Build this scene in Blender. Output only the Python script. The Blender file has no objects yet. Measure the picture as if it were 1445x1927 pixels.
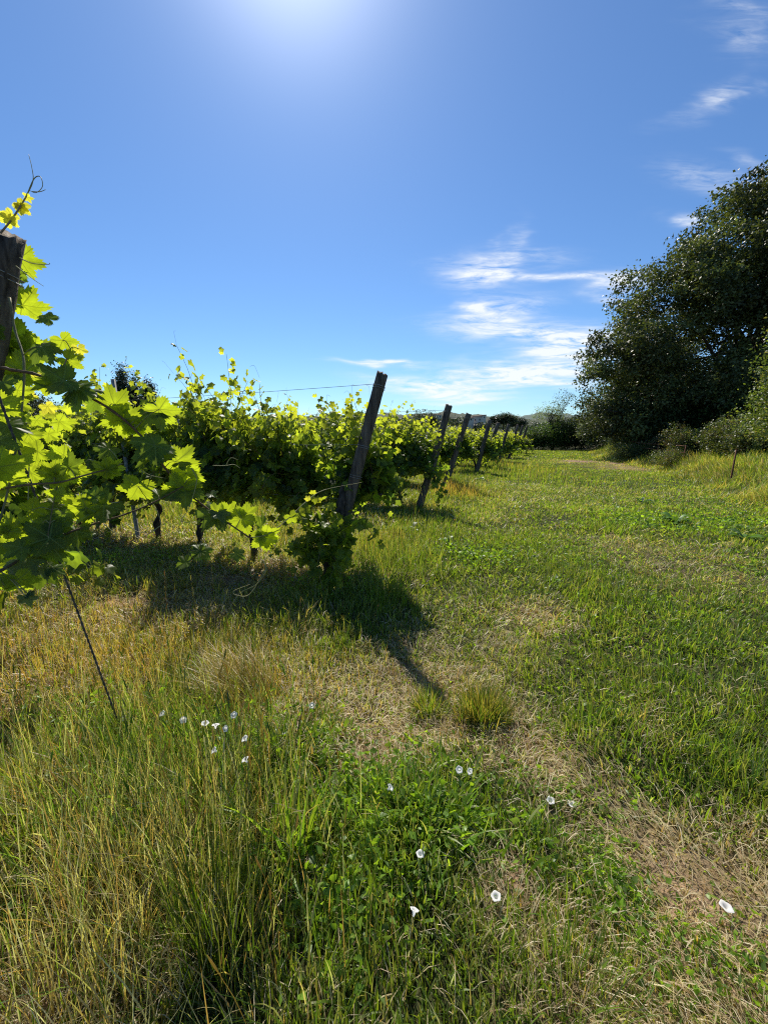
import bpy, math
import numpy as np
from mathutils import Vector, Matrix
RNG = np.random.default_rng(11)
sc = bpy.context.scene
COL = sc.collection
CAMH = 1.5
PITCH = math.radians(12.1)
CP, SP = math.cos(PITCH), math.sin(PITCH)
F = 723.0
SUN_EL, SUN_AZ = math.radians(47.4), math.radians(-11.0)   # az measured from +Y towards +X
SUN = np.array([math.sin(SUN_AZ)*math.cos(SUN_EL), math.cos(SUN_AZ)*math.cos(SUN_EL), math.sin(SUN_EL)])

# ------------------------------------------------------------------ helpers
def P(px, py, s):
    """point s metres deep on the sight line of a pixel of the reference, used to survey positions"""
    xc = (px-722.5)/F; yc = (963.5-py)/F
    return np.array([xc*s, s*(CP+yc*SP), CAMH+s*(yc*CP-SP)])

def sm(e0, e1, x):
    t = np.clip((x-e0)/(e1-e0), 0, 1)
    return t*t*(3-2*t)

def vnoise(x, y, scale, seed=0):
    x = np.asarray(x, float)/scale+seed*17.3; y = np.asarray(y, float)/scale-seed*9.1
    xi = np.floor(x); yi = np.floor(y); fx = x-xi; fy = y-yi
    fx = fx*fx*(3-2*fx); fy = fy*fy*(3-2*fy)
    def h(a, b):
        v = np.sin(a*127.1+b*311.7+seed*74.7)*43758.5453
        return v-np.floor(v)
    return (h(xi, yi)*(1-fx)+h(xi+1, yi)*fx)*(1-fy)+(h(xi, yi+1)*(1-fx)+h(xi+1, yi+1)*fx)*fy

def hl(x, y):            # signed distance from the line of end posts, + towards the grass track
    return (np.asarray(x)-(-1.9+.345*np.asarray(y)))*.945

def gz(x, y):
    x = np.asarray(x, float); y = np.asarray(y, float)
    z = -.009*np.maximum(y-6, 0)*sm(6, 16, y)
    z = np.where(y > 45, z-(-.009*np.maximum(y-45, 0))*1.0, z)
    near = 1-sm(20, 60, np.hypot(x, y))
    z = z+near*(.07*(vnoise(x, y, 2.7, 3)-.5)+.035*(vnoise(x, y, .8, 5)-.5)+.016*(vnoise(x, y, .27, 8)-.5))
    # bank along the wooded edge on the east side
    e = x-np.interp(y, [-5, 3, 6.5, 15, 24, 34, 60], [6.6, 6.2, 6.9, 10.9, 13.2, 18, 26])
    z = z+.45*sm(0, 1.8, e)*(1-sm(45, 70, y))*(1-sm(30, 60, x))
    return z

def bank_e(x, y):
    return x-np.interp(y, [-5, 3, 6.5, 15, 24, 34, 60], [6.6, 6.2, 6.9, 10.9, 13.2, 18, 26])

def G(px, py):
    s = 2.
    for _ in range(60):
        p = P(px, py, s); d = p-np.array([0, 0, CAMH])
        s *= (CAMH-float(gz(p[0], p[1])))/max(-d[2], 1e-3) if d[2] < 0 else 1
    return P(px, py, s)

class MB:
    def __init__(self): self.v = []; self.f = []; self.c = []; self.uv = []; self.n = 0
    def add(self, V, F, C=(1, 1, 1), UV=None):
        V = np.asarray(V, np.float32).reshape(-1, 3)
        C = np.asarray(C, np.float32)
        if C.ndim == 1: C = np.broadcast_to(C, (len(V), 3))
        for fa in F: self.f.append(np.asarray(fa, np.int64)+self.n)
        self.v.append(V); self.c.append(C)
        self.uv.append(np.zeros((len(V), 2), np.float32) if UV is None else np.asarray(UV, np.float32))
        self.n += len(V)
    def mesh(self, name, mat, smooth=True):
        V = np.concatenate(self.v); C = np.concatenate(self.c); U = np.concatenate(self.uv)
        by = {}
        for fa in self.f: by.setdefault(fa.shape[1], []).append(fa)
        loops = []; starts = []; off = 0
        for k, l in by.items():
            a = np.concatenate(l); loops.append(a.ravel())
            starts.append(off+np.arange(len(a))*k); off += a.size
        loops = np.concatenate(loops).astype(np.int32); starts = np.concatenate(starts).astype(np.int32)
        me = bpy.data.meshes.new(name)
        me.vertices.add(len(V)); me.vertices.foreach_set('co', V.ravel())
        me.loops.add(len(loops)); me.loops.foreach_set('vertex_index', loops)
        me.polygons.add(len(starts)); me.polygons.foreach_set('loop_start', starts)
        at = me.attributes.new('col', 'FLOAT_COLOR', 'POINT')
        at.data.foreach_set('color', np.concatenate([C, np.ones((len(C), 1), np.float32)], 1).ravel())
        if np.any(U):
            au = me.attributes.new('leafuv', 'FLOAT_VECTOR', 'POINT')
            au.data.foreach_set('vector', np.concatenate([U, np.ones((len(U), 1), np.float32)], 1).ravel())
        me.update(calc_edges=True)
        if smooth: me.polygons.foreach_set('use_smooth', np.ones(len(starts), bool))
        me.materials.append(mat)
        return me
    def build(self, name, mat, parent=None, smooth=True):
        o = bpy.data.objects.new(name, self.mesh(name, mat, smooth)); COL.objects.link(o)
        if parent is not None: o.parent = parent
        return o

def tag(o, label=None, cat=None, group=None, kind=None):
    for k, v in (('label', label), ('category', cat), ('group', group), ('kind', kind)):
        if v: o[k] = v
    return o

def empty(name, loc, rz=0, label=None, cat=None, group=None):
    o = bpy.data.objects.new(name, None); COL.objects.link(o)
    o.location = [float(a) for a in loc]; o.rotation_euler = (0, 0, rz); o.empty_display_size = .1
    return tag(o, label, cat, group)

def copy_tree(o, parent=None):
    c = o.copy(); COL.objects.link(c)
    if parent is not None: c.parent = parent
    for ch in [q for q in bpy.data.objects if q.parent == o]: copy_tree(ch, c)
    return c

def smooth_path(pts, n=6):
    """Catmull-Rom through pts"""
    pts = np.asarray(pts, float)
    if len(pts) < 3: 
        return np.linspace(pts[0], pts[-1], max(n, 2))
    p = np.vstack([2*pts[0]-pts[1], pts, 2*pts[-1]-pts[-2]]); out = []
    for i in range(1, len(p)-2):
        for t in np.linspace(0, 1, n, endpoint=False):
            out.append(.5*((2*p[i])+(-p[i-1]+p[i+1])*t+(2*p[i-1]-5*p[i]+4*p[i+1]-p[i+2])*t*t+(-p[i-1]+3*p[i]-3*p[i+1]+p[i+2])*t**3))
    out.append(pts[-1]); return np.array(out)

def tube(mb, path, rad, sides=6, col=(1, 1, 1), rough=0, rng=RNG, cap=True):
    path = np.asarray(path, float); n = len(path)
    rad = np.broadcast_to(np.asarray(rad, float), (n,)) if np.ndim(rad) else np.full(n, float(rad))
    t = np.gradient(path, axis=0); t /= np.linalg.norm(t, axis=1)[:, None]+1e-9
    ref = np.array([.31, .22, .92]) if abs(t[0][2]) < .8 else np.array([.95, .2, .1])
    V = []
    a = np.arange(sides)/sides*2*np.pi
    u = np.cross(t[0], ref); u /= np.linalg.norm(u)
    for i in range(n):
        u = u-t[i]*np.dot(u, t[i]); u /= np.linalg.norm(u)+1e-9
        w = np.cross(t[i], u)
        r = rad[i]*(1+rough*(rng.random(sides)-.5))
        V.append(path[i]+np.outer(np.cos(a)*r, u)+np.outer(np.sin(a)*r, w))
    V = np.concatenate(V)
    i = np.arange(n-1)[:, None]*sides; k = np.arange(sides)[None, :]; k2 = (k+1) % sides
    Q = np.stack([i+k, i+k2, i+k2+sides, i+k+sides], -1).reshape(-1, 4)
    Fs = [Q]
    if cap: Fs += [np.arange(sides)[::-1].reshape(1, -1), ((n-1)*sides+np.arange(sides)).reshape(1, -1)]
    mb.add(V, Fs, col)

def norm(a): return a/(np.linalg.norm(a, axis=-1, keepdims=True)+1e-9)

# ------------------------------------------------------------------ leaf shapes
def grape_leaf(nseg, teeth, bend, fold, rip, seed):
    r = np.random.default_rng(seed)
    ca = np.radians([0, 12, 27, 40, 54, 70, 86, 102, 118, 136, 152, 170, 180])
    cr = np.array([1, .86, .60, .80, .93, .76, .55, .66, .72, .62, .50, .30, .06])
    th = np.linspace(-np.pi, np.pi, nseg, endpoint=False)
    rr = np.interp(np.abs(th), ca, cr)
    if teeth: rr = rr*(1+.075*np.where(np.arange(nseg) % 2 == 0, 1, -1)*(np.abs(th) < 2.7))
    rr = rr*(1+.06*(r.random(nseg)-.5))
    V = [np.zeros((1, 2))]
    V.append(np.stack([np.sin(th)*rr*.52, np.cos(th)*rr*.52], 1)); V.append(np.stack([np.sin(th)*rr, np.cos(th)*rr], 1))
    xy = np.concatenate(V); R = np.hypot(xy[:, 0], xy[:, 1]); T = np.arctan2(xy[:, 0], xy[:, 1])
    z = -bend*R**2+fold*np.abs(xy[:, 0])+rip*R*np.sin(4*T+r.random()*6)+rip*.6*R*np.sin(9*T+r.random()*6)
    k = np.arange(nseg); k2 = (k+1) % nseg
    tri = np.stack([np.zeros(nseg, int), 1+k2, 1+k], 1)
    quad = np.stack([1+k, 1+k2, 1+nseg+k2, 1+nseg+k], 1)
    return np.column_stack([xy, z]), [tri, quad], xy

HI = [grape_leaf(72, True, b, f, rp, 100+i) for i, (b, f, rp) in enumerate([(.22, .10, .07), (.35, .22, .05), (.12, .30, .09), (.4, -.1, .08)])]
MID = [grape_leaf(20, False, b, f, rp, 200+i) for i, (b, f, rp) in enumerate([(.25, .12, .08), (.45, .2, .06), (.15, .35, .1), (.4, -.1, .1), (.3, .5, .05)])]
def simple_leaf(w=.5, fold=.25, bend=.2):
    V = np.array([[0, 0, 0], [-w/2, .45, fold*w/2], [0, 1, -bend], [w/2, .45, fold*w/2], [0, .45, 0]])
    return V, [np.array([[0, 4, 1], [0, 3, 4], [1, 4, 2], [4, 3, 2]])], V[:, :2]
def quad_leaf(w=.5, bend=.2):
    V = np.array([[0, 0, 0], [-w/2, .5, .05], [0, 1, -bend], [w/2, .5, .05]])
    return V, [np.array([[0, 3, 1], [1, 3, 2]])], V[:, :2]

def scatter(mb, temps, pos, T, N, size, col, uv=False, rng=RNG):
    pos = np.asarray(pos, float); n = len(pos)
    if n == 0: return
    N = norm(np.asarray(N, float)); T = np.asarray(T, float); T = norm(T-N*np.sum(T*N, 1, keepdims=True)); S = np.cross(T, N)
    size = np.broadcast_to(size, (n,)); col = np.broadcast_to(col, (n, 3))
    w = rng.integers(0, len(temps), n)
    for i, (V, Fs, xy) in enumerate(temps):
        m = w == i; k = m.sum()
        if k == 0: continue
        X = pos[m][:, None, :]+size[m][:, None, None]*(V[None, :, 0:1]*S[m][:, None, :]+V[None, :, 1:2]*T[m][:, None, :]+V[None, :, 2:3]*N[m][:, None, :])
        nv = len(V); offs = (np.arange(k)*nv)[:, None, None]
        mb.add(X.reshape(-1, 3), [(fa[None]+offs).reshape(-1, fa.shape[1]) for fa in Fs], np.repeat(col[m], nv, 0),
               np.tile(xy, (k, 1)) if uv else None)

def rv(n, rng=RNG):
    return norm(rng.normal(size=(n, 3)))

# ------------------------------------------------------------------ materials
def new_mat(name):
    m = bpy.data.materials.new(name); m.use_nodes = True; nt = m.node_tree; nt.nodes.clear()
    out = nt.nodes.new('ShaderNodeOutputMaterial'); return m, nt, out

def leaf_material(name, trans=.5, boost=(2.3, 2.2, 1.0), rough=.42, spec=.35, veins=False, under=None, var=.35):
    m, nt, out = new_mat(name); L = nt.links.new
    at = nt.nodes.new('ShaderNodeAttribute'); at.attribute_name = 'col'
    nz = nt.nodes.new('ShaderNodeTexNoise'); nz.inputs['Scale'].default_value = 30 if veins else 9
    nz.inputs['Detail'].default_value = 3
    geo = nt.nodes.new('ShaderNodeNewGeometry')
    tc = nt.nodes.new('ShaderNodeTexCoord'); L(tc.outputs['Object'], nz.inputs['Vector'])
    mr = nt.nodes.new('ShaderNodeMapRange'); mr.inputs['From Min'].default_value = .3; mr.inputs['From Max'].default_value = .7
    mr.inputs['To Min'].default_value = 1-var; mr.inputs['To Max'].default_value = 1+var
    L(nz.outputs['Fac'], mr.inputs['Value'])
    mul = nt.nodes.new('ShaderNodeVectorMath'); mul.operation = 'SCALE'
    L(at.outputs['Color'], mul.inputs[0]); L(mr.outputs['Result'], mul.inputs['Scale'])
    base = mul.outputs[0]; tb = base
    if veins:
        uv = nt.nodes.new('ShaderNodeAttribute'); uv.attribute_name = 'leafuv'
        sep = nt.nodes.new('ShaderNodeSeparateXYZ'); L(uv.outputs['Vector'], sep.inputs[0])
        def M(op, a, b=None, c=None):
            n = nt.nodes.new('ShaderNodeMath'); n.operation = op
            for i, v in enumerate((a, b, c)):
                if v is None: continue
                if isinstance(v, (int, float)): n.inputs[i].default_value = v
                else: L(v, n.inputs[i])
            return n.outputs[0]
        ax = M('ABSOLUTE', sep.outputs[0]); best = None
        for ang in (0, 54, 112):
            a = math.radians(ang); sx, sy = math.sin(a), math.cos(a)
            cross = M('ABSOLUTE', M('SUBTRACT', M('MULTIPLY', ax, sy), M('MULTIPLY', sep.outputs[1], sx)))
            dot = M('ADD', M('MULTIPLY', ax, sx), M('MULTIPLY', sep.outputs[1], sy))
            width = M('SUBTRACT', .026, M('MULTIPLY', dot, .018))
            line = M('MULTIPLY', M('LESS_THAN', cross, width), M('GREATER_THAN', dot, 0))
            # side veins of this main vein
            side = M('FRACT', M('MULTIPLY', M('SUBTRACT', dot, M('MULTIPLY', cross, .9)), 6.5))
            sl = M('MULTIPLY', M('MULTIPLY', M('LESS_THAN', side, .10), M('GREATER_THAN', dot, .08)), M('LESS_THAN', cross, M('MULTIPLY', dot, .42)))
            line = M('MAXIMUM', line, M('MULTIPLY', sl, .55))
            best = line if best is None else M('MAXIMUM', best, line)
        mx = nt.nodes.new('ShaderNodeMix'); mx.data_type = 'RGBA'; L(best, mx.inputs['Factor'])
        L(base, mx.inputs['A']); mx.inputs['B'].default_value = (.20, .27, .07, 1)
        mx2 = nt.nodes.new('ShaderNodeMix'); mx2.data_type = 'RGBA'; L(M('MULTIPLY', best, .6), mx2.inputs['Factor'])
        L(base, mx2.inputs['A']); mx2.inputs['B'].default_value = (.05, .07, .01, 1)
        base = mx.outputs['Result']; tb = mx2.outputs['Result']
    pb = nt.nodes.new('ShaderNodeBsdfPrincipled'); pb.inputs['Roughness'].default_value = rough
    pb.inputs['Specular IOR Level'].default_value = spec
    if under is not None:
        um = nt.nodes.new('ShaderNodeMix'); um.data_type = 'RGBA'; um.inputs['Factor'].default_value = .5
        L(base, um.inputs['A']); um.inputs['B'].default_value = (*under, 1)
        um2 = nt.nodes.new('ShaderNodeMix'); um2.data_type = 'RGBA'; L(geo.outputs['Backfacing'], um2.inputs['Factor'])
        L(base, um2.inputs['A']); L(um.outputs['Result'], um2.inputs['B']); base = um2.outputs['Result']
    L(base, pb.inputs['Base Color'])
    tm = nt.nodes.new('ShaderNodeVectorMath'); tm.operation = 'MULTIPLY'; tm.inputs[1].default_value = boost
    L(tb, tm.inputs[0])
    cl = nt.nodes.new('ShaderNodeVectorMath'); cl.operation = 'MINIMUM'; cl.inputs[1].default_value = (.9, .9, .9)
    L(tm.outputs[0], cl.inputs[0])
    tr = nt.nodes.new('ShaderNodeBsdfTranslucent'); L(cl.outputs[0], tr.inputs['Color'])
    ms = nt.nodes.new('ShaderNodeMixShader'); ms.inputs[0].default_value = trans
    L(pb.outputs[0], ms.inputs[1]); L(tr.outputs[0], ms.inputs[2]); L(ms.outputs[0], out.inputs['Surface'])
    return m

def rough_material(name, c1, c2, scale=(8, 8, 8), bump=.4, rough=.85, detail=6, attr=False, noise2=None, spec=.2, bdist=.01):
    m, nt, out = new_mat(name); L = nt.links.new
    tc = nt.nodes.new('ShaderNodeTexCoord'); mp = nt.nodes.new('ShaderNodeMapping'); mp.inputs['Scale'].default_value = scale
    L(tc.outputs['Object'], mp.inputs['Vector'])
    nz = nt.nodes.new('ShaderNodeTexNoise'); nz.inputs['Scale'].default_value = 1; nz.inputs['Detail'].default_value = detail; nz.inputs['Roughness'].default_value = .65
    L(mp.outputs[0], nz.inputs['Vector'])
    cr = nt.nodes.new('ShaderNodeValToRGB'); cr.color_ramp.elements[0].position = .33; cr.color_ramp.elements[1].position = .68
    cr.color_ramp.elements[0].color = (*c1, 1); cr.color_ramp.elements[1].color = (*c2, 1); L(nz.outputs['Fac'], cr.inputs[0])
    c = cr.outputs[0]
    if attr:
        at = nt.nodes.new('ShaderNodeAttribute'); at.attribute_name = 'col'
        mu = nt.nodes.new('ShaderNodeMix'); mu.data_type = 'RGBA'; mu.blend_type = 'MULTIPLY'; mu.inputs['Factor'].default_value = 1
        L(c, mu.inputs['A']); L(at.outputs['Color'], mu.inputs['B']); c = mu.outputs['Result']
    pb = nt.nodes.new('ShaderNodeBsdfPrincipled'); pb.inputs['Roughness'].default_value = rough; pb.inputs['Specular IOR Level'].default_value = spec
    L(c, pb.inputs['Base Color'])
    bp = nt.nodes.new('ShaderNodeBump'); bp.inputs['Strength'].default_value = bump; bp.inputs['Distance'].default_value = bdist
    L(nz.outputs['Fac'], bp.inputs['Height']); L(bp.outputs[0], pb.inputs['Normal']); L(pb.outputs[0], out.inputs['Surface'])
    return m

M_VINE = leaf_material('vine_leaf', .6, (3.1, 2.8, .85), .40, .28, under=(.16, .22, .12))
M_VINEHI = leaf_material('vine_leaf_veined', .57, (3.1, 2.75, .9), .42, .25, veins=True, under=(.16, .22, .12), var=.18)
M_GRASS = leaf_material('grass_blade', .45, (2.5, 2.3, .7), .4, .32, var=.2)
M_TREE = leaf_material('tree_leaf', .25, (1.8, 1.8, .7), .5, .35, var=.2)
M_SHRUB = leaf_material('shrub_leaf', .35, (1.9, 1.8, .8), .45, .4, var=.2)
M_PETAL = leaf_material('petal', .48, (1.0, 1.0, 1.0), .6, .2, var=.03)
M_WOOD = rough_material('weathered_wood', (.03, .023, .018), (.20, .162, .125), (30, 30, 2.4), .9, .85, bdist=.02)
M_BARK = rough_material('bark', (.02, .016, .012), (.11, .085, .065), (26, 26, 6), 1, .9, bdist=.02)
M_CANE = rough_material('cane', (.5, .5, .5), (1, 1, 1), (40, 40, 10), .3, .6, attr=True)
M_STEEL = rough_material('galvanised_steel', (.16, .16, .15), (.34, .34, .33), (30, 30, 30), .2, .5)
M_OLDWIRE = rough_material('old_wire', (.05, .045, .04), (.14, .125, .11), (60, 60, 60), .3, .7)
M_RUST = rough_material('rust', (.06, .025, .012), (.22, .10, .05), (40, 40, 40), .5, .8)

# ------------------------------------------------------------------ camera, sun, sky
cam = bpy.data.cameras.new('camera'); co = bpy.data.objects.new('camera', cam); COL.objects.link(co)
co.location = (0, 0, CAMH); co.rotation_euler = (math.pi/2-PITCH, 0, 0)
cam.sensor_fit = 'HORIZONTAL'; cam.sensor_width = 36; cam.lens = 36*F/1445; cam.clip_end = 9000; cam.clip_start = .02
sc.camera = co
sl = bpy.data.lights.new('sun', 'SUN'); sl.energy = 5.0; sl.angle = math.radians(.53); sl.color = (1, .93, .82)
so = bpy.data.objects.new('sun', sl); COL.objects.link(so)
so.rotation_euler = Vector(SUN).to_track_quat('Z', 'Y').to_euler(); so.location = (0, 0, 30)

def sky():
    w = bpy.data.worlds.new('World'); sc.world = w; w.use_nodes = True; nt = w.node_tree; nt.nodes.clear(); L = nt.links.new
    out = nt.nodes.new('ShaderNodeOutputWorld'); bg = nt.nodes.new('ShaderNodeBackground'); bg.inputs['Strength'].default_value = .088
    st = nt.nodes.new('ShaderNodeTexSky'); st.sky_type = 'NISHITA'; st.sun_disc = False
    st.sun_elevation = SUN_EL; st.sun_rotation = SUN_AZ; st.air_density = 1.0; st.dust_density = .12; st.ozone_density = 3.5; st.altitude = 100
    def M(op, a, b=None, c=None, clamp=False):
        n = nt.nodes.new('ShaderNodeMath'); n.operation = op; n.use_clamp = clamp
        for i, v in enumerate((a, b, c)):
            if v is None: continue
            if isinstance(v, (int, float)): n.inputs[i].default_value = v
            else: L(v, n.inputs[i])
        return n.outputs[0]
    tc = nt.nodes.new('ShaderNodeTexCoord'); sep = nt.nodes.new('ShaderNodeSeparateXYZ'); L(tc.outputs['Generated'], sep.inputs[0])
    yy = M('MAXIMUM', sep.outputs[1], .08)
    u = M('DIVIDE', sep.outputs[0], yy); v = M('DIVIDE', sep.outputs[2], yy)
    cb = nt.nodes.new('ShaderNodeCombineXYZ'); L(u, cb.inputs[0]); L(v, cb.inputs[1])
    def noise(sx, sy, det, dist, off=0, rough=.55):
        mp = nt.nodes.new('ShaderNodeMapping'); mp.inputs['Scale'].default_value = (sx, sy, 1); mp.inputs['Location'].default_value = (off, off*.7, off); mp.inputs['Rotation'].default_value = (0, 0, .06)
        L(cb.outputs[0], mp.inputs[0]); n = nt.nodes.new('ShaderNodeTexNoise'); n.inputs['Scale'].default_value = 1; n.inputs['Detail'].default_value = det
        n.inputs['Roughness'].default_value = rough; n.inputs['Distortion'].default_value = dist; L(mp.outputs[0], n.inputs['Vector']); return n.outputs['Fac']
    # soft displacement of the coordinates so that edges curl
    wob = noise(5, 14, 3, .6, 4.2); wob2 = noise(3.2, 9, 3, .3, 9.1)
    uw = M('ADD', u, M('MULTIPLY', M('SUBTRACT', wob, .5), .20)); vw = M('ADD', v, M('MULTIPLY', M('SUBTRACT', wob2, .5), .075))
    blobs = [  # px, py, half width, half height, slope, strength
        (905, 508, 62, 24, .05, .75), (1030, 516, 110, 6, -.02, .75), (1170, 530, 60, 16, 0, .7), (1150, 568, 45, 8, -.2, .6),
        (955, 470, 22, 30, .9, .28), (1010, 483, 70, 10, 0, .25),
        (930, 590, 75, 22, .12, .75), (1000, 628, 120, 15, -.05, .95), (1090, 640, 90, 14, .15, .9), (890, 575, 30, 8, 0, .6),
        (1060, 660, 90, 8, 0, .7), (950, 703, 125, 19, .05, .95), (1050, 690, 85, 18, .15, .8), (830, 735, 100, 13, -.08, .85), (790, 715, 90, 8, -.1, .7),
        (1030, 720, 70, 7, 0, .8), (708, 682, 62, 3.5, -.06, .9), (870, 752, 80, 4, 0, .4), (1140, 690, 60, 30, 0, .5),
        (1370, 182, 40, 18, .3, .40), (1400, 70, 60, 24, -.2, .22), (1400, 12, 60, 14, -.2, .24), (1340, 330, 80, 18, -.1, .26), (1290, 225, 50, 10, .1, .12), (1410, 295, 40, 8, -.3, .2), (1275, 412, 30, 8, 0, .5),
        (1700, 300, 120, 60, .1, .4), (-150, 640, 120, 30, .1, .4)]
    dens = None
    for px, py, hw, hh, sl_, stg in blobs:
        c = P(px, py, 1)-np.array([0, 0, CAMH]); u0 = c[0]/c[1]; v0 = c[2]/c[1]; k = 1/(F*c[1])
        du = M('SUBTRACT', uw, float(u0)); dv = M('SUBTRACT', vw, float(v0)); dv = M('SUBTRACT', dv, M('MULTIPLY', du, sl_))
        a = M('DIVIDE', du, float(hw*k*1.0)); b = M('DIVIDE', dv, float(hh*k*1.05))
        r2 = M('ADD', M('MULTIPLY', a, a), M('MULTIPLY', b, b))
        g = M('MULTIPLY', M('POWER', 2.718, M('MULTIPLY', r2, -1.0)), stg)
        dens = g if dens is None else M('ADD', dens, g)
    streak = noise(5, 34, 8, 1.6, 1.3, .62); fine = noise(16, 70, 6, .9, 7.7, .6)
    tex = M('ADD', M('MULTIPLY', streak, .75), M('MULTIPLY', fine, .35))
    fac = M('MULTIPLY', dens, M('MULTIPLY', M('SUBTRACT', tex, .41), 5.6), clamp=True)
    fac = M('MULTIPLY', fac, M('GREATER_THAN', sep.outputs[1], .1)); fac = M('MINIMUM', M('MULTIPLY', fac, .95), .94)
    # the aureole of the sun in thin haze, a function of the angle to the sun only
    dp = nt.nodes.new('ShaderNodeVectorMath'); dp.operation = 'DOT_PRODUCT'; L(tc.outputs['Generated'], dp.inputs[0]); dp.inputs[1].default_value = SUN
    cs = M('MAXIMUM', dp.outputs['Value'], 0)
    g1 = M('MULTIPLY', M('POWER', cs, 30.), .75); g2 = M('MULTIPLY', M('POWER', cs, 110.), 6.5); g3 = M('MULTIPLY', M('POWER', cs, 7.), .3)
    gl = M('ADD', M('ADD', g1, g2), g3)
    gv = nt.nodes.new('ShaderNodeVectorMath'); gv.operation = 'SCALE'; gv.inputs[0].default_value = (1, .98, .98); L(gl, gv.inputs['Scale'])
    tint = nt.nodes.new('ShaderNodeVectorMath'); tint.operation = 'MULTIPLY'; tint.inputs[1].default_value = SKY_TINT; L(st.outputs[0], tint.inputs[0])
    ad = nt.nodes.new('ShaderNodeVectorMath'); ad.operation = 'ADD'; L(tint.outputs[0], ad.inputs[0]); L(gv.outputs[0], ad.inputs[1])
    mx = nt.nodes.new('ShaderNodeMix'); mx.data_type = 'RGBA'; L(fac, mx.inputs['Factor']); L(ad.outputs[0], mx.inputs['A']); mx.inputs['B'].default_value = (8.6, 9.0, 9.5, 1)
    L(mx.outputs['Result'], bg.inputs['Color']); L(bg.outputs[0], out.inputs['Surface'])
SKY_TINT = (.70, .94, 1.16)
sky()
sc.view_settings.view_transform = 'Standard'; sc.view_settings.look = 'None'; sc.view_settings.exposure = .36; sc.view_settings.gamma = 1
sc.cycles.max_bounces = 8; sc.cycles.transparent_max_bounces = 8; sc.cycles.transmission_bounces = 6; sc.cycles.diffuse_bounces = 4
sc.cycles.use_denoising = False; sc.cycles.filter_width = 1.15; sc.cycles.sample_clamp_indirect = 6; sc.cycles.sample_clamp_direct = 12

# ------------------------------------------------------------------ where the rows are
ROWD = np.array([-.906, .424, 0.]); ROWA = math.atan2(.424, -.906)
POSTS = [  # base x, y, top pixel x, y of the reference, radius
    (-.56, 3.68, 720, 702, .053), (.66, 7.25, 845, 762, .060), (1.62, 10.2, 882, 778, .068), (2.85, 13.9, 922, 790, .068),
    (3.72, 16.4, 938, 795, .07), (4.85, 19.6, 957, 798, .07), (6.0, 22.9, 974, 806, .07), (6.95, 25.6, 983, 809, .07), (7.9, 28.2, 991, 812, .07)]
for i_ in range(3, 9):
    x_, y_, px_, py_, r_ = POSTS[i_]; POSTS[i_] = (P(px_, py_, y_/(CP+(963.5-py_)/F*SP))[0]-(.40, .5, .36)[i_ % 3], y_, px_, py_, r_)
ROWS = [(-1.95, 1.62)]+[(p[0], p[1]) for p in POSTS]

# ------------------------------------------------------------------ meadow zones
def gp(px, py): g = G(px, py); return g[0], g[1]
DRYP = [(1290, 1730, .33, .85), (1420, 1850, .3, .75), (1170, 1610, .22, .7), (950, 1640, .2, .6), (720, 1420, .28, .9), (560, 1340, .25, .6), (1000, 1160, .35, .7),
        (1220, 1350, .2, .5), (820, 1330, .35, .7), (1010, 1420, .25, .7), (1430, 1560, .2, .35), (1150, 1280, .2, .3), (470, 1330, .3, .5), (60, 1560, .28, .8), (60, 1850, .25, .9), (330, 1760, .2, .5),
        (740, 1230, .35, .5), (1080, 1900, .2, .4), (1090, 868, 1.7, .8), (1160, 880, 1.2, .5), (1200, 862, 1.6, .8), (230, 1120, .4, .8), (900, 1000, .5, .3), (200, 1230, .9, .6), (560, 1200, .4, .45), (1250, 1040, .8, .3),
        (860, 1560, .15, .3), (1400, 1700, .4, .6)]
LUSH = [(790, 1510, .26), (850, 1480, .2), (620, 1560, .22), (560, 1395, .22), (700, 1620, .25), (300, 1420, .5), (900, 1020, .8), (1000, 1090, .9), (1320, 1480, .5), (1280, 1300, .6), (1380, 1230, .8), (1000, 1590, .2), (1130, 1690, .16), (640, 1180, .5), (1270, 990, 1.2), (430, 1600, .3), (500, 1850, .25), (740, 1790, .25)]
DRYW = [(*gp(a, b), r, s) for a, b, r, s in DRYP]; LUSHW = [(*gp(a, b), r) for a, b, r in LUSH]
BARE = [(*gp(1085, 868), 1.2, 1.1), (*gp(1180, 862), 1.2, .8), (*gp(720, 1430), .2, .16), (*gp(1290, 1730), .22, .3), (*gp(60, 1880), .2, .2), (*gp(960, 1640), .12, .12), (*gp(230, 1135), .3, .12), (*gp(420, 1090), .5, .14)]
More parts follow.
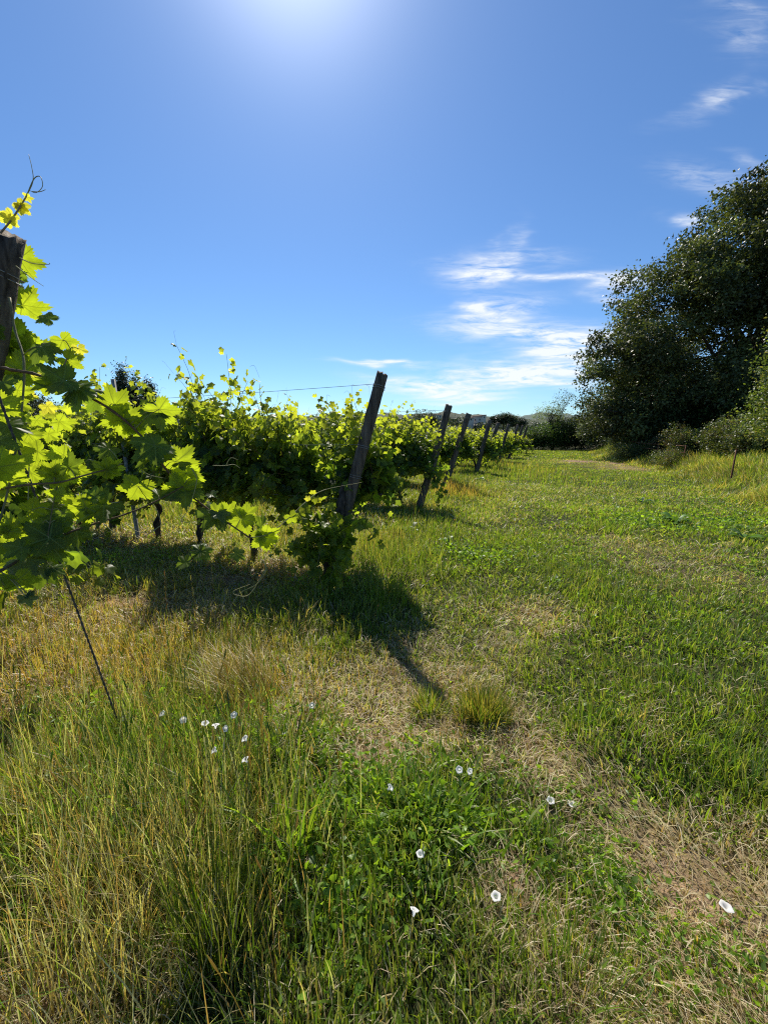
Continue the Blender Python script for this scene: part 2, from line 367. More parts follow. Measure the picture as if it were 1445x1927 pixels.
def zone(x, y):
    d = hl(x, y); n1 = vnoise(x, y, 1.1, 21); n2 = vnoise(x, y, .38, 22); n3 = vnoise(x, y, 3.3, 23); n4 = vnoise(x, y, .16, 24)
    dry = .07+.24*(n1-.4)+.28*(n2-.5)+.14*(n3-.5)+.26*(n4-.5)
    H = .028+.06*n2*n2+.03*n1+.03*n4*n4
    near = 1-sm(3, 7, y)
    dry = dry+.13*near
    strip = (1-sm(.15, 1.3, d))
    H = H+strip*(.05+.14*n1*n1+.04*n2)*(.45+.55*sm(.0, 1.6, np.abs(y-1.9)+.35)); dry = dry+strip*.12
    ins = 1-sm(-.35, .1, d); H = H*(1-ins*.45); dry = dry+ins*.10
    ur = np.zeros_like(d)
    for rx, ry in ROWS:   # strips of taller dry growth under each row
        q = (x-rx)*.424+(y-ry)*.906; al = -(x-rx)*.906+(y-ry)*.424
        ur = np.maximum(ur, np.exp(-(q/.33)**2)*sm(-.5, .2, al))
    dry = dry+ur*.45; H = H+ur*.08*sm(5, 8, y)
    for a, b, r, s in DRYW:
        g = np.exp(-((x-a)**2+((y-b))**2)/r**2); dry = dry+s*g*(.6+.8*n2); H = H*(1-.55*np.clip(g*s, 0, 1)*(d > .4))
    for a, b, r in LUSHW:
        g = np.exp(-((x-a)**2+(y-b)**2)/r**2); dry = dry-.45*g; H = H+.03*g
    e = bank_e(x, y); bk = sm(-.3, .9, e)
    H = H*(1-bk)+bk*.34*(.6+.7*n1); dry = dry+bk*.25
    bare = np.zeros_like(d)
    for a, b, r, r2 in BARE: bare = np.maximum(bare, np.exp(-((x-a)/r)**2-((y-b)/r2)**2))
    bare = sm(.35, .85, bare+.5*(n2-.5))
    return np.clip(dry, 0, 1), np.clip(H*.9, .02, .6), bare, ur, d, e

# ------------------------------------------------------------------ ground
def ground():
    def axis(lo, hi, step, far):
        a = list(np.arange(lo, hi, step)); s = step; v = a[-1]
        while v < far: s *= 1.22; v += s; a.append(v)
        s = step; v = a[0]; b = []
        while v > -far: s *= 1.22; v -= s; b.append(v)
        return np.array(b[::-1]+a)
    X = axis(-9, 14, .09, 4500); Y = axis(-1.5, 22, .09, 4500)
    xx, yy = np.meshgrid(X, Y); V = np.stack([xx, yy, gz(xx, yy)], -1).reshape(-1, 3)
    nx, ny = len(X), len(Y); i = np.arange(ny-1)[:, None]*nx+np.arange(nx-1)[None]
    Q = np.stack([i, i+1, i+1+nx, i+nx], -1).reshape(-1, 4)
    dry, H, bare, ur, d, e = zone(V[:, 0], V[:, 1])
    far = sm(36, 60, np.hypot(V[:, 0], V[:, 1]))
    dryc = np.array([.26, .19, .115]); gre = np.array([.035, .048, .014]); soil = np.array([.34, .225, .15]); lit = np.array([.15, .10, .065])  # gre is dark: shade in the gaps under green grass painted in
    k = np.clip(.12+dry*.95, 0, 1)[:, None]
    C = gre*(1-k)+dryc*k; C = C*(1-bare[:, None])+soil*bare[:, None]; u = np.clip(ur, 0, 1)[:, None]; C = C*(1-u*.7)+lit*u*.7
    C = C*(1-far[:, None])+np.array([.07, .09, .035])*far[:, None]
    m, nt, out = new_mat('meadow_soil'); L = nt.links.new
    at = nt.nodes.new('ShaderNodeAttribute'); at.attribute_name = 'col'
    tc = nt.nodes.new('ShaderNodeTexCoord')
    n1 = nt.nodes.new('ShaderNodeTexNoise'); n1.inputs['Scale'].default_value = 22; n1.inputs['Detail'].default_value = 8; n1.inputs['Roughness'].default_value = .7; L(tc.outputs['Object'], n1.inputs['Vector'])
    n2 = nt.nodes.new('ShaderNodeTexVoronoi'); n2.inputs['Scale'].default_value = 60; L(tc.outputs['Object'], n2.inputs['Vector'])
    mr = nt.nodes.new('ShaderNodeMapRange'); mr.inputs['From Min'].default_value = .3; mr.inputs['From Max'].default_value = .7; mr.inputs['To Min'].default_value = .45; mr.inputs['To Max'].default_value = 1.35
    L(n1.outputs['Fac'], mr.inputs['Value'])
    mul = nt.nodes.new('ShaderNodeVectorMath'); mul.operation = 'SCALE'; L(at.outputs['Color'], mul.inputs[0]); L(mr.outputs[0], mul.inputs['Scale'])
    pb = nt.nodes.new('ShaderNodeBsdfPrincipled'); pb.inputs['Roughness'].default_value = .95; pb.inputs['Specular IOR Level'].default_value = .1
    L(mul.outputs[0], pb.inputs['Base Color'])
    ad = nt.nodes.new('ShaderNodeMath'); ad.operation = 'ADD'; L(n1.outputs['Fac'], ad.inputs[0]); L(n2.outputs['Distance'], ad.inputs[1])
    bp = nt.nodes.new('ShaderNodeBump'); bp.inputs['Strength'].default_value = .8; bp.inputs['Distance'].default_value = .02; L(ad.outputs[0], bp.inputs['Height']); L(bp.outputs[0], pb.inputs['Normal'])
    L(pb.outputs[0], out.inputs['Surface'])
    mb = MB(); mb.add(V, [Q], C); tag(mb.build('ground', m), kind='structure')
ground()

# ------------------------------------------------------------------ grass
GCOL = dict(green=np.array([[.10, .18, .020], [.13, .21, .026], [.07, .14, .020], [.15, .22, .032], [.15, .18, .07], [.20, .22, .09]]),
            dry=np.array([[.42, .34, .20], [.62, .53, .36], [.30, .21, .11], [.46, .37, .20], [.38, .31, .20]]),
            gold=np.array([[.30, .26, .085], [.38, .29, .11], [.22, .22, .06], [.18, .21, .045]]))
def blades(mb, x, y, h, w, az, lean, col, seg=3, colb=None, z0=None, rng=RNG, curl=0):
    n = len(x); z = gz(x, y)-.005 if z0 is None else z0
    base = np.stack([x, y, z], 1)
    D = np.stack([np.cos(az), np.sin(az), 0*az], 1)
    fa = az+np.pi/2+rng.normal(0, .7, n); W = np.stack([np.cos(fa), np.sin(fa), 0*fa], 1)
    ts = {3: [0, .38, .74, 1], 2: [0, .55, 1], 4: [0, .25, .52, .78, 1]}[seg]; ws = {3: [.8, 1, .62, 0], 2: [.9, .8, 0], 4: [.7, 1, .85, .5, 0]}[seg]
    V = []; C = []
    for t, wf in zip(ts, ws):
        ang = lean*(.35+.65*t)                                     # arc outwards
        p = base+D*(h*t*np.sin(ang))[:, None]+np.array([0, 0, 1])*(h*t*np.cos(ang))[:, None]
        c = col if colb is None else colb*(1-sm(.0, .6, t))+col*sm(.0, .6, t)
        if wf > 0:
            V += [p-W*(w*wf/2)[:, None], p+W*(w*wf/2)[:, None]]; C += [c, c]
        else: V.append(p); C.append(c)
    k = len(V); V = np.stack(V, 1).reshape(-1, 3); C = np.stack(C, 1).reshape(-1, 3)
    o = (np.arange(n)*k)[:, None, None]
    q = np.array([[2*i, 2*i+1, 2*i+3, 2*i+2] for i in range(seg-1)]); t3 = np.array([[k-3, k-2, k-1]])
    mb.add(V, [(q[None]+o).reshape(-1, 4), (t3[None]+o).reshape(-1, 3)], C)

def pick(arr, n, rng=RNG): return arr[rng.integers(0, len(arr), n)]*(1+.55*(rng.random((n, 1))-.45))

def ring_points(n, r0, r1, a=math.radians(58), rng=RNG):
    r = np.sqrt(rng.random(n)*(r1*r1-r0*r0)+r0*r0); t = (rng.random(n)*2-1)*a
    return r*np.sin(t), r*np.cos(t)-.25

def meadow():
    green = MB(); straw = MB(); long_ = MB()
    bands = [(.3, 1.6, 12500, 3, .0048, .95), (1.6, 3, 8000, 3, .0056, .95), (3, 6, 3700, 3, .0074, 1.0), (6, 12, 1700, 2, .013, .9), (12, 22, 700, 2, .019, 1.0), (22, 37, 260, 2, .034, 1.1)]
    for r0, r1, den, seg, w0, hk in bands:
        n = int(den*math.radians(116)/2*(r1*r1-r0*r0)); x, y = ring_points(n, r0, r1)
        dry, H, bare, ur, d, e = zone(x, y)
        keep = (RNG.random(n) > bare*.93) & (RNG.random(n) < (.12 if r1 < 7 else .4)+1.25*(.5*vnoise(x, y, .09 if r1 < 6 else .4, 31)+.5*vnoise(x, y, .26 if r1 < 6 else .9, 32))) & ((d > -9) | (RNG.random(n) < .4))
        x, y, dry, H, d, e, ur = [q[keep] for q in (x, y, dry, H, d, e, ur)]; n = len(x)
        isdry = RNG.random(n) < (dry-.05)*.72
        cg = pick(GCOL['green'], n); cd = pick(GCOL['dry'], n); co_ = pick(GCOL['gold'], n)
        goldz = (RNG.random(n) < (1-sm(-.2, .8, d))*.75+sm(.2, 1, e)*.25)
        cd = np.where(goldz[:, None], co_, cd)
        # yellowing of the lawn in broad patches
        yel = np.clip(vnoise(x, y, .9, 41)*.8+dry*.4-.35, 0, 1)[:, None]
        cg = cg*(1+.22*sm(4, 8, y)*sm(.3, 1.5, d))[:, None]; cg = cg*(1-yel*.4)+np.array([.18, .22, .04])*yel*.4
        col = np.where(isdry[:, None], cd, cg)
        h = H*hk*(.45+1.0*RNG.random(n)**1.3); lean = RNG.gamma(2.2, .28, n)*np.where(isdry, 1.25, .85)
        az = RNG.random(n)*2*np.pi+0; 
        prev = vnoise(x, y, .5, 51)*2*np.pi*1.5; use = RNG.random(n) < .55; az = np.where(use, prev+RNG.normal(0, .6, n), az)
        lean = np.clip(np.where(RNG.random(n) < .25, lean*1.9, lean), 0, 1.5)
        w = w0*(.6+.8*RNG.random(n)); 
        colb = np.where(isdry[:, None], col*.8, col*.55+np.array([.10, .08, .035])*.4)  # green bases are brownish, and darkened to paint the shade between blades
        for mb, m in ((green, ~isdry), (straw, isdry)):
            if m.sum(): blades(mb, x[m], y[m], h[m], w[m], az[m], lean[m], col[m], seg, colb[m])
    # dead straw lying flat
    for r0, r1, den, wd, L0 in ((.3, 1.6, 6500, .0026, .07), (1.6, 3, 3600, .0032, .08), (3, 6, 1300, .005, .10), (6, 12, 260, .01, .14)):
        n = int(den*math.radians(116)/2*(r1*r1-r0*r0)); x, y = ring_points(n, r0, r1)
        dry, H, bare, ur, d, e = zone(x, y); keep = RNG.random(n) < np.clip(dry*1.25+.12+ur*.3, 0, 1)
        x, y, H = x[keep], y[keep], H[keep]; n = len(x)
        blades(straw, x, y, L0*(.4+1.1*RNG.random(n)), wd*(.6+.8*RNG.random(n)), vnoise(x, y, .35, 61)*9+RNG.normal(0, .9, n), 1.25+.32*RNG.random(n), pick(GCOL['dry'], n)*1.05, 2, z0=gz(x, y)+.004+RNG.random(n)*np.minimum(H*.35, .04))
    tag(green.build('short_grass', M_GRASS), 'mixed green grass blades covering the meadow and headland track', 'grass', kind='stuff')
    tag(straw.build('dry_grass', M_GRASS), 'straw coloured dead grass blades among the green turf', 'grass', kind='stuff')
meadow()

def tall_stems():
    """thin flowering stems of tall grass with narrow seed heads"""
    mb = MB(); rng = np.random.default_rng(5)
    def field(n, fx, fy, sx, sy, h0, h1, cols, wid=.0028, az0=None):
        x = fx+rng.normal(0, sx, n); y = fy+rng.normal(0, sy, n); h = rng.uniform(h0, h1, n)
        az = rng.random(n)*6.28 if az0 is None else rng.normal(az0, .7, n)
        blades(mb, x, y, h, np.full(n, wid)*rng.uniform(.7, 1.3, n), az, rng.gamma(2.5, .14, n), pick(cols, n, rng), 4, rng=rng)
    gr, go, dr = GCOL['green'], GCOL['gold'], GCOL['dry']; gb = np.array([[.36, .25, .09], [.42, .28, .11], [.30, .20, .07], [.26, .24, .06]])
    for px, py, n, sx, sy, h0, h1, c in [
        (120, 1500, 900, .45, .35, .15, .42, gr), (120, 1500, 1200, .45, .35, .15, .40, dr), (330, 1480, 1200, .28, .25, .15, .38, gr*np.array([.85, .95, 1.6])), (300, 1650, 1100, .25, .22, .15, .36, dr),
        (150, 1780, 1000, .3, .22, .12, .34, dr), (200, 1740, 500, .3, .22, .12, .34, gr), (560, 1820, 260, .15, .12, .06, .15, gr), (640, 1850, 200, .2, .1, .05, .13, dr), (1000, 1860, 500, .2, .1, .04, .12, gr), (1130, 1800, 200, .2, .1, .04, .1, go),
        (60, 1260, 1700, .8, .28, .08, .2, gb), (330, 1250, 1300, .6, .22, .08, .18, gb), (100, 1170, 900, .8, .2, .06, .14, gb), (560, 1270, 500, .4, .15, .05, .12, gb), (150, 1230, 1300, .8, .25, .06, .18, gr), (560, 1200, 700, .5, .2, .05, .15, gr), (700, 1150, 500, .3, .2, .08, .22, gr),
        (740, 1060, 900, .3, .3, .15, .38, gr), (720, 1040, 400, .35, .3, .15, .35, go), (850, 930, 600, .3, .4, .15, .42, gb), (820, 1000, 500, .4, .4, .12, .26, gr), (900, 930, 400, .4, .7, .12, .3, go), (960, 880, 600, .7, 2.5, .12, .36, go), (960, 890, 700, .7, 2.5, .15, .45, gr),
        (560, 1020, 500, .6, .2, .1, .25, go), (400, 965, 700, 1.2, .4, .12, .32, go), (330, 965, 1500, 1.3, .5, .12, .34, gr), (250, 980, 500, 1., .4, .1, .25, go)]:
        g = G(px, py); far = max(1, np.hypot(g[0], g[1])/3.2)
        field(n, g[0], g[1], sx, sy, h0, h1, c, .0030*far)
    # stems with seed heads
    for px, py, n, s, h0, h1 in [(420, 1560, 60, .2, .35, .55), (250, 1500, 60, .3, .3, .5), (120, 1430, 50, .4, .3, .5), (500, 1480, 16, .15, .3, .5), (300, 1250, 50, .6, .2, .4), (830, 980, 40, .4, .4, .65), (700, 1060, 40, .4, .3, .55), (600, 1850, 15, .2, .2, .35)]:
        g = G(px, py)
        for _ in range(n):
            x = g[0]+rng.normal(0, s); y = g[1]+rng.normal(0, s*.8); h = rng.uniform(h0, h1); a = rng.random()*6.28; b = rng.uniform(0, .25)
            pth = np.array([[x+math.cos(a)*b*h*t*t, y+math.sin(a)*b*h*t*t, float(gz(x, y))+h*t] for t in np.linspace(0, 1, 5)])
            c = pick(rng.choice(['gold', 'green', 'dry']) and GCOL[rng.choice(['gold', 'green', 'dry'])], 1, rng)[0]
            tube(mb, pth, [.0013, .0012, .0010, .0009, .0007], 3, c, cap=False)
            d = norm(pth[-1]-pth[-2]); sp = rng.uniform(.03, .07)
            tube(mb, [pth[-1]+d*sp*t for t in (0, .3, .7, 1)], [.001, .003, .0026, .0006], 4, c*1.1, cap=False)
    tag(mb.build('tall_grass', M_GRASS), 'tall flowering grass and thin stems along the vineyard edge', 'grass', kind='stuff')
    # the bank
    mb = MB(); n = 52000; y = rng.uniform(2.5, 30, n); e = rng.gamma(2.2, .75, n)-.5; x = e+np.interp(y, [-5, 3, 6.5, 15, 24, 34, 60], [6.6, 6.2, 6.9, 10.9, 13.2, 18, 26])
    d = np.hypot(x, y); k = d/9; clump = vnoise(x, y, .7, 77)
    m = rng.random(n) < .35+.9*clump; x, y, k, clump, e = x[m], y[m], k[m], clump[m], e[m]; n = len(x)
    h = (.12+.42*clump*sm(-.5, .9, e))*rng.uniform(.6, 1.4, n); isg = rng.random(n) < .68-.2*clump
    col = np.where(isg[:, None], pick(GCOL['green'], n, rng), np.where(rng.random((n, 1)) < .6, pick(GCOL['gold'], n, rng), pick(GCOL['dry'], n, rng)))
    blades(mb, x, y, h, .008*np.maximum(k, .6)*rng.uniform(.6, 1.3, n), vnoise(x, y, 1.1, 70)*9+rng.normal(0, .6, n), np.clip(rng.gamma(3, .28, n), 0, 1.5), col, 3, rng=rng)
    tag(mb.build('bank_grass', M_GRASS), 'long matted yellow green grass on the bank below the brambles', 'grass', kind='stuff')
tall_stems()

def ground_cover():
    """clover, bindweed and other small broad leaves in mats"""
    mb = MB(); rng = np.random.default_rng(9); t = [simple_leaf(.5, .3, .25), simple_leaf(.28, .3, .35), simple_leaf(.34, .2, .2), simple_leaf(.7, .25, .15)]
    for px, py, rx, ry, n, s0, s1, hh in [(760, 1520, .28, .24, 3200, .012, .034, .09), (640, 1600, .24, .2, 1800, .012, .03, .10), (560, 1400, .2, .13, 900, .012, .03, .06), (860, 1500, .25, .2, 1800, .01, .024, .05), (1000, 1560, .3, .2, 2200, .01, .024, .05),
         (1140, 1650, .12, .2, 1500, .01, .024, .04), (1350, 1830, .25, .15, 1600, .01, .022, .035), (420, 1400, .5, .2, 2200, .012, .03, .16), (150, 1380, .5, .2, 1500, .012, .03, .16), (640, 1720, .2, .15, 900, .01, .028, .08), (240, 1550, .3, .2, 1100, .012, .03, .14),
         (1000, 1040, 1.0, .8, 4000, .015, .035, .07), (900, 1050, .5, .4, 1500, .02, .045, .12), (1300, 985, 1.6, .7, 4200, .025, .06, .08), (1150, 1150, 1.2, .8, 2600, .012, .028, .05), (1100, 1380, .5, .4, 1800, .01, .024, .04), (1380, 960, 2.2, 1.3, 3500, .02, .05, .12), (230, 1060, .8, .3, 1200, .015, .035, .12),
         (850, 1330, .5, .25, 1100, .01, .022, .03), (1250, 1180, 1.2, .7, 2600, .012, .03, .05), (640, 1110, .4, .3, 900, .02, .04, .15), (1420, 1080, .8, .6, 1200, .02, .04, .06)]:
        g = G(px, py); x = g[0]+rng.normal(0, rx*.6, n); y = g[1]+rng.normal(0, ry*.6, n)
        m = rng.random(n) < 1.5*vnoise(x, y, .12*max(1, g[1]/3), 91); x, y = x[m], y[m]; k = len(x)
        z = gz(x, y)+rng.random(k)**1.5*hh; T = rv(k, rng); T[:, 2] = np.abs(T[:, 2])*.6+.15; N = rv(k, rng)*1.0+np.array([0, -.25, .45])
        scatter(mb, t, np.stack([x, y, z], 1), T, N, rng.uniform(s0, s1, k)*1.3, pick(np.array([[.11, .20, .025], [.15, .26, .03], [.19, .31, .035], [.12, .19, .05]]), k, rng), rng=rng)
    tag(mb.build('ground_cover', M_GRASS), 'low mats of small broad leaved weeds and clover in the turf', 'ground cover', kind='stuff')
    mb = MB(); n = 26000; rr = rng.integers(0, 4, n); al = rng.uniform(-.6, 9, n); q = rng.normal(-.15, .5, n)
    b = np.array([[-1.95, 1.62], [-.62, 3.78], [.66, 7.25], [1.62, 10.2]])[rr]
    x = b[:, 0]-.906*al+.424*q; y = b[:, 1]+.424*al+.906*q; N = rv(n, rng)*.6+np.array([0, 0, .9])
    scatter(mb, [quad_leaf(.8, .3)], np.stack([x, y, gz(x, y)+.01+.02*rng.random(n)], 1), rv(n, rng), N, rng.uniform(.015, .05, n), pick(np.array([[.30, .18, .10], [.38, .26, .17], [.20, .11, .06], [.42, .33, .25]]), n, rng), rng=rng)
    tag(mb.build('leaf_litter', M_GRASS), 'dry brown fallen leaves and chips on the soil under the vines', 'leaf litter', kind='stuff')
ground_cover()

def tuft(px, py, n, h0, h1, r, cols, label, w=.004, az0=None, lean=(2.2, .2), seg=4, bent=None):
    g = G(px, py); rng = np.random.default_rng(int(px*7+py)); mb = MB(); g[2] = float(gz(g[0], g[1]))
    x = rng.normal(0, r, n); y = rng.normal(0, r*.8, n); az = np.arctan2(y, x)+rng.normal(0, .6, n) if az0 is None else rng.normal(az0, .35, n)
    h = rng.uniform(h0, h1, n); c = pick(cols, n, rng)
    blades(mb, x, y, h, w*rng.uniform(.6, 1.4, n), az, np.clip(rng.gamma(*lean, n), 0, 1.45), c, seg, z0=np.full(n, -.01), rng=rng)
    o = mb.build('grass_tuft', M_GRASS); o.location = g; tag(o, label, 'grass tuft', 'clumps of grass standing out of the turf')
gr, go, dr = GCOL['green'], GCOL['gold'], GCOL['dry']
tuft(908, 1352, 800, .07, .22, .06, np.vstack([gr, go])*.75, 'upright green tuft with a dark shadowed base beside the post shadow tip', .0045)
tuft(805, 1340, 340, .07, .17, .05, np.vstack([gr, go]), 'small yellow green tuft just beside the tip of the post shadow', .004)
tuft(470, 1330, 520, .25, .52, .09, go*np.array([1.05, .95, .8]), 'golden dry grass clump combed over towards the vines', .0035, az0=2.5, lean=(14, .08))
tuft(415, 1800, 240, .25, .48, .07, gr*.6, 'tall dark green bunch of upright blades rising from the lower meadow', .003, lean=(2.2, .1))
tuft(540, 1600, 60, .18, .38, .05, gr*1.3, 'broad bladed bright green grass clump beside the clover mat', .009, lean=(2.2, .22))
tuft(800, 1545, 260, .08, .2, .13, gr*1.35, 'bright broad bladed tuft in the middle of the weed mat', .009, lean=(3, .28))
tuft(745, 1520, 220, .08, .18, .12, gr*1.3, 'bright broad bladed tuft left of the weed mat middle', .008, lean=(3, .28))
tuft(560, 1400, 200, .07, .15, .14, gr*1.35, 'low bright green tuft above the dry straw patch', .008, lean=(3, .3))
tuft(1110, 1375, 200, .07, .17, .09, gr, 'green tuft at the edge of the worn straw strip', .005)
tuft(1410, 1500, 320, .08, .2, .14, gr, 'dense green tuft in the thick turf of the track', .005)
tuft(1070, 1880, 260, .08, .19, .1, gr, 'fine green tuft in the lowest strip of turf', .003)
tuft(720, 1130, 240, .15, .34, .12, gr, 'shaded tall tuft at the foot of the nearest leaning timber post', .006)
tuft(1140, 1000, 200, .1, .2, .18, gr, 'green tuft in the open grass track', .009)

# ------------------------------------------------------------------ broad-leaved weeds
def weed(px, py, n, L0, label, cat='weed', upright=.4, col=(.085, .17, .03), wid=.42):
    g = G(px, py); rng = np.random.default_rng(int(px+py)); mb = MB(); st = MB(); g[2] = float(gz(g[0], g[1]))
    for i in range(n):
        a = i*2.4+rng.normal(0, .3); L_ = L0*rng.uniform(.6, 1.2); up = rng.uniform(.1, upright+.3)
        d = np.array([math.cos(a), math.sin(a), 0]); k = 6; P_ = []
        for t in np.linspace(0, 1, k): P_.append(d*L_*t*(1-.15*t)+np.array([0, 0, L_*(up*t*1.6-up*1.1*t*t)+.01]))
        P_ = np.array(P_); s = np.cross(d, [0, 0, 1]); w = L_*wid*np.array([.06, .5, .92, 1, .62, .03])/2; rip = rng.normal(0, .012*L0*8, k)
        V = np.concatenate([P_-s*w[:, None]+np.array([0, 0, 1])*(w*.35+rip*.3)[:, None], P_, P_+s*w[:, None]+np.array([0, 0, 1])*(w*.35-rip*.3)[:, None]])
        q = np.array([[j, j+1, k+j+1, k+j] for j in range(k-1)]+[[k+j, k+j+1, 2*k+j+1, 2*k+j] for j in range(k-1)])
        mb.add(V, [q], np.array(col)*rng.uniform(.75, 1.3))
        tube(st, P_[:4]-np.array([0, 0, .003]), .0022, 4, (.35, .4, .15))
    root = empty('weed', g, 0, label, cat, 'broad leaved weeds in the turf'); mb.build('leaves', M_SHRUB, root); st.build('stem', M_CANE, root)
weed(1270, 985, 9, .24, 'largest broad leaved dock plant low in the grass track', upright=.7)
weed(1305, 992, 7, .2, 'dock plant touching the largest dock on its far end', upright=.5)
weed(1208, 948, 8, .26, 'dark leaved dock rosette on the vineyard side of the dock patch', col=(.05, .11, .03))
weed(1400, 1015, 8, .2, 'dock rosette at the lower end of the dock patch towards the bank', upright=.5)
weed(1362, 985, 7, .18, 'middle rosette of the dock patch below the bank')
weed(1158, 960, 6, .16, 'pale small rosette alone in the track above the dock patch', col=(.12, .22, .03))
weed(1040, 1095, 8, .11, 'small bright rosette in the short turf of the track', col=(.1, .2, .03))

weed(880, 1052, 7, .13, 'bright yellow green leafy sprig lit beside the second post shadow', col=(.22, .32, .03), upright=.9)
weed(845, 1030, 8, .16, 'light green leafy weed at the edge of the second post shadow', col=(.15, .25, .03), upright=.9)
weed(775, 1000, 7, .17, 'pale leaved weed between the two nearest leaning posts', col=(.16, .2, .1), upright=.8)
weed(905, 905, 7, .2, 'light leafy weed in the dry grass past the second leaning post', col=(.18, .26, .05), upright=.9)

# ------------------------------------------------------------------ bindweed flowers
def flowers():
    rng = np.random.default_rng(3)
    S = [(50, 1366, 'farthest out beside the golden grass'), (92, 1362, 'second beside the golden grass edge'), (160, 1345, 'highest over the tall grass edge'), (85, 1388, 'just under the first pair by the golden grass'),
         (125, 1412, 'half hidden deep in the tall grass'), (152, 1420, 'next to the half hidden one in tall grass'), (305, 1343, 'above the tall green stems'), (345, 1355, 'facing up above the tall green stems'),
         (386, 1361, 'first of two touching'), (406, 1364, 'second of two touching'), (440, 1346, 'tiny and pointed below the golden clump'), (460, 1390, 'facing the vines at the end of the tall stems'),
         (402, 1412, 'closed and narrow among tall stems'), (461, 1429, 'lowest of those above the tall bunch'), (587, 1328, 'alone beside the combed golden clump'), (170, 1528, 'turned up in the long grass'),
         (123, 1562, 'large and side on in the long grass'), (210, 1604, 'large and drooping in the long grass'), (864, 1449, 'smaller of a pair by the dark tuft'), (884, 1452, 'wider of a pair by the dark tuft'),
         (1034, 1525, 'tilted over the small leaved mat'), (1072, 1545, 'wide open over the small leaved mat'), (791, 1607, 'under the bright broad bladed tuft'), (933, 1687, 'alone on the dry straw patch'),
         (780, 1712, 'half open in the lower green turf'), (735, 1482, 'partly hidden at the tuft top'), (1322, 1889, 'lowest and alone on the straw'), (232, 1352, 'small between the stem group and the grass edge'), (424, 1372, 'small beside the touching pair')]
    for i, (px, py, where) in enumerate(S):
        g = G(px, py+ (40 if px < 500 else 12)); gz0 = float(gz(g[0], g[1]))
        s = math.hypot(g[0], g[1]-0)*CP+.3; p = P(px, py, s*(.80 if px < 500 else .94)); hh = max(p[2]-gz0, .03)
        big = {16: 1.15, 17: 1.25, 26: 1.1, 21: 1.05}.get(i, rng.uniform(.75, 1.0)); R = .0165*big
        root = empty('bindweed_flower', (p[0], p[1], gz0), 0, 'white funnel shaped bindweed flower '+where, 'flower', 'white bindweed flowers scattered in the grass')
        ax = norm(np.array([rng.normal(0, .5), -.35+rng.normal(0, .5), .9]))
        if i in (21, 22, 23, 26): ax = norm(np.array([rng.normal(0, .15), .05, 1]))
        a1 = norm(np.cross(ax, [1, 0, .2])); a2 = np.cross(ax, a1)
        top = np.array([0, 0, hh]); m = MB(); na = 20; th = np.arange(na)/na*2*np.pi; rings = [(.0025, -.016), (.0045, -.008), (.5*R, -.0015), (.85*R, .001), (R, .0)]
        V = []
        for j, (r, h) in enumerate(rings):
            rr = r*(1+(.09*np.cos(5*th) if j > 2 else 0)); V.append(top+np.outer(np.cos(th)*rr, a1)+np.outer(np.sin(th)*rr, a2)+ax*h)
        V = np.concatenate(V); q = np.array([[j*na+k, j*na+(k+1) % na, (j+1)*na+(k+1) % na, (j+1)*na+k] for j in range(4) for k in range(na)])
        m.add(V, [q], (.95, .94, .92)); m.build('petals', M_PETAL, root)
        st = MB(); b = top-ax*.016; tube(st, smooth_path([[rng.normal(0, .02), rng.normal(0, .02), -.01], [b[0]*.6, b[1]*.6, hh*.5], b], 4), .0014, 4, (.3, .4, .12)); st.build('stem', M_CANE, root)
flowers()

# ------------------------------------------------------------------ posts and wires
def post(base, top, r, label, seed, nwraps=3, group='leaning timber end posts of the vine rows', split=True, rails=()):
    rng = np.random.default_rng(seed); base = np.array(base, float); top = np.array(top, float); root = empty('end_post', base, 0, label, 'post', group)
    top = top-base; L_ = np.linalg.norm(top); ax = top/L_; a1 = norm(np.cross(ax, [.2, 1, .1])); a2 = np.cross(ax, a1)
    na, nl = 28, 26; th = np.arange(na)/na*2*np.pi; prof = 1+.07*np.cos(2*th+.6)+.05*np.cos(3*th+rng.random()*6)+.035*rng.normal(size=na)
    # drying cracks run along the shaft
    for c in rng.choice(na, 5, replace=False): prof[c] -= rng.uniform(.10, .22)
    V = []; bow = rng.normal(0, .012, 2)
    for j in range(nl):
        t = -.12+1.12*j/(nl-1); rr = r*(1.06-.10*t)*prof*(1+.02*rng.normal(size=na)); rr = rr*(1+.03*math.sin(t*9+seed))
        c = ax*L_*t+(a1*bow[0]+a2*bow[1])*math.sin(max(t, 0)*3.14)
        dz = np.zeros(na)
        if j == nl-1: dz = rng.normal(0, .006, na)+.012*np.cos(th+1)
        V.append(c+np.outer(np.cos(th)*rr, a1)+np.outer(np.sin(th)*rr, a2)+np.outer(dz, ax))
    V.append((ax*(L_-.012)+0*a1).reshape(1, 3)); V = np.concatenate(V)
    q = np.array([[j*na+k, j*na+(k+1) % na, (j+1)*na+(k+1) % na, (j+1)*na+k] for j in range(nl-1) for k in range(na)])
    tri = np.array([[(nl-1)*na+k, (nl-1)*na+(k+1) % na, nl*na] for k in range(na)])
    mb = MB(); mb.add(V, [q, tri]); mb.build('shaft', M_WOOD, root, smooth=False)
    for t in [.93, .66, .52][:nwraps]:
        w = MB()
        c = ax*L_*t; th2 = np.linspace(0, 4*np.pi, 40); rr = r*1.13*(1.06-.1*t)
        tube(w, c+np.outer(np.cos(th2)*rr, a1)+np.outer(np.sin(th2)*rr, a2)+np.outer(.01*np.sin(th2)+.003*th2, ax), .0022, 4, cap=False)
        w.build('wire_tie', M_STEEL, root)
    return root
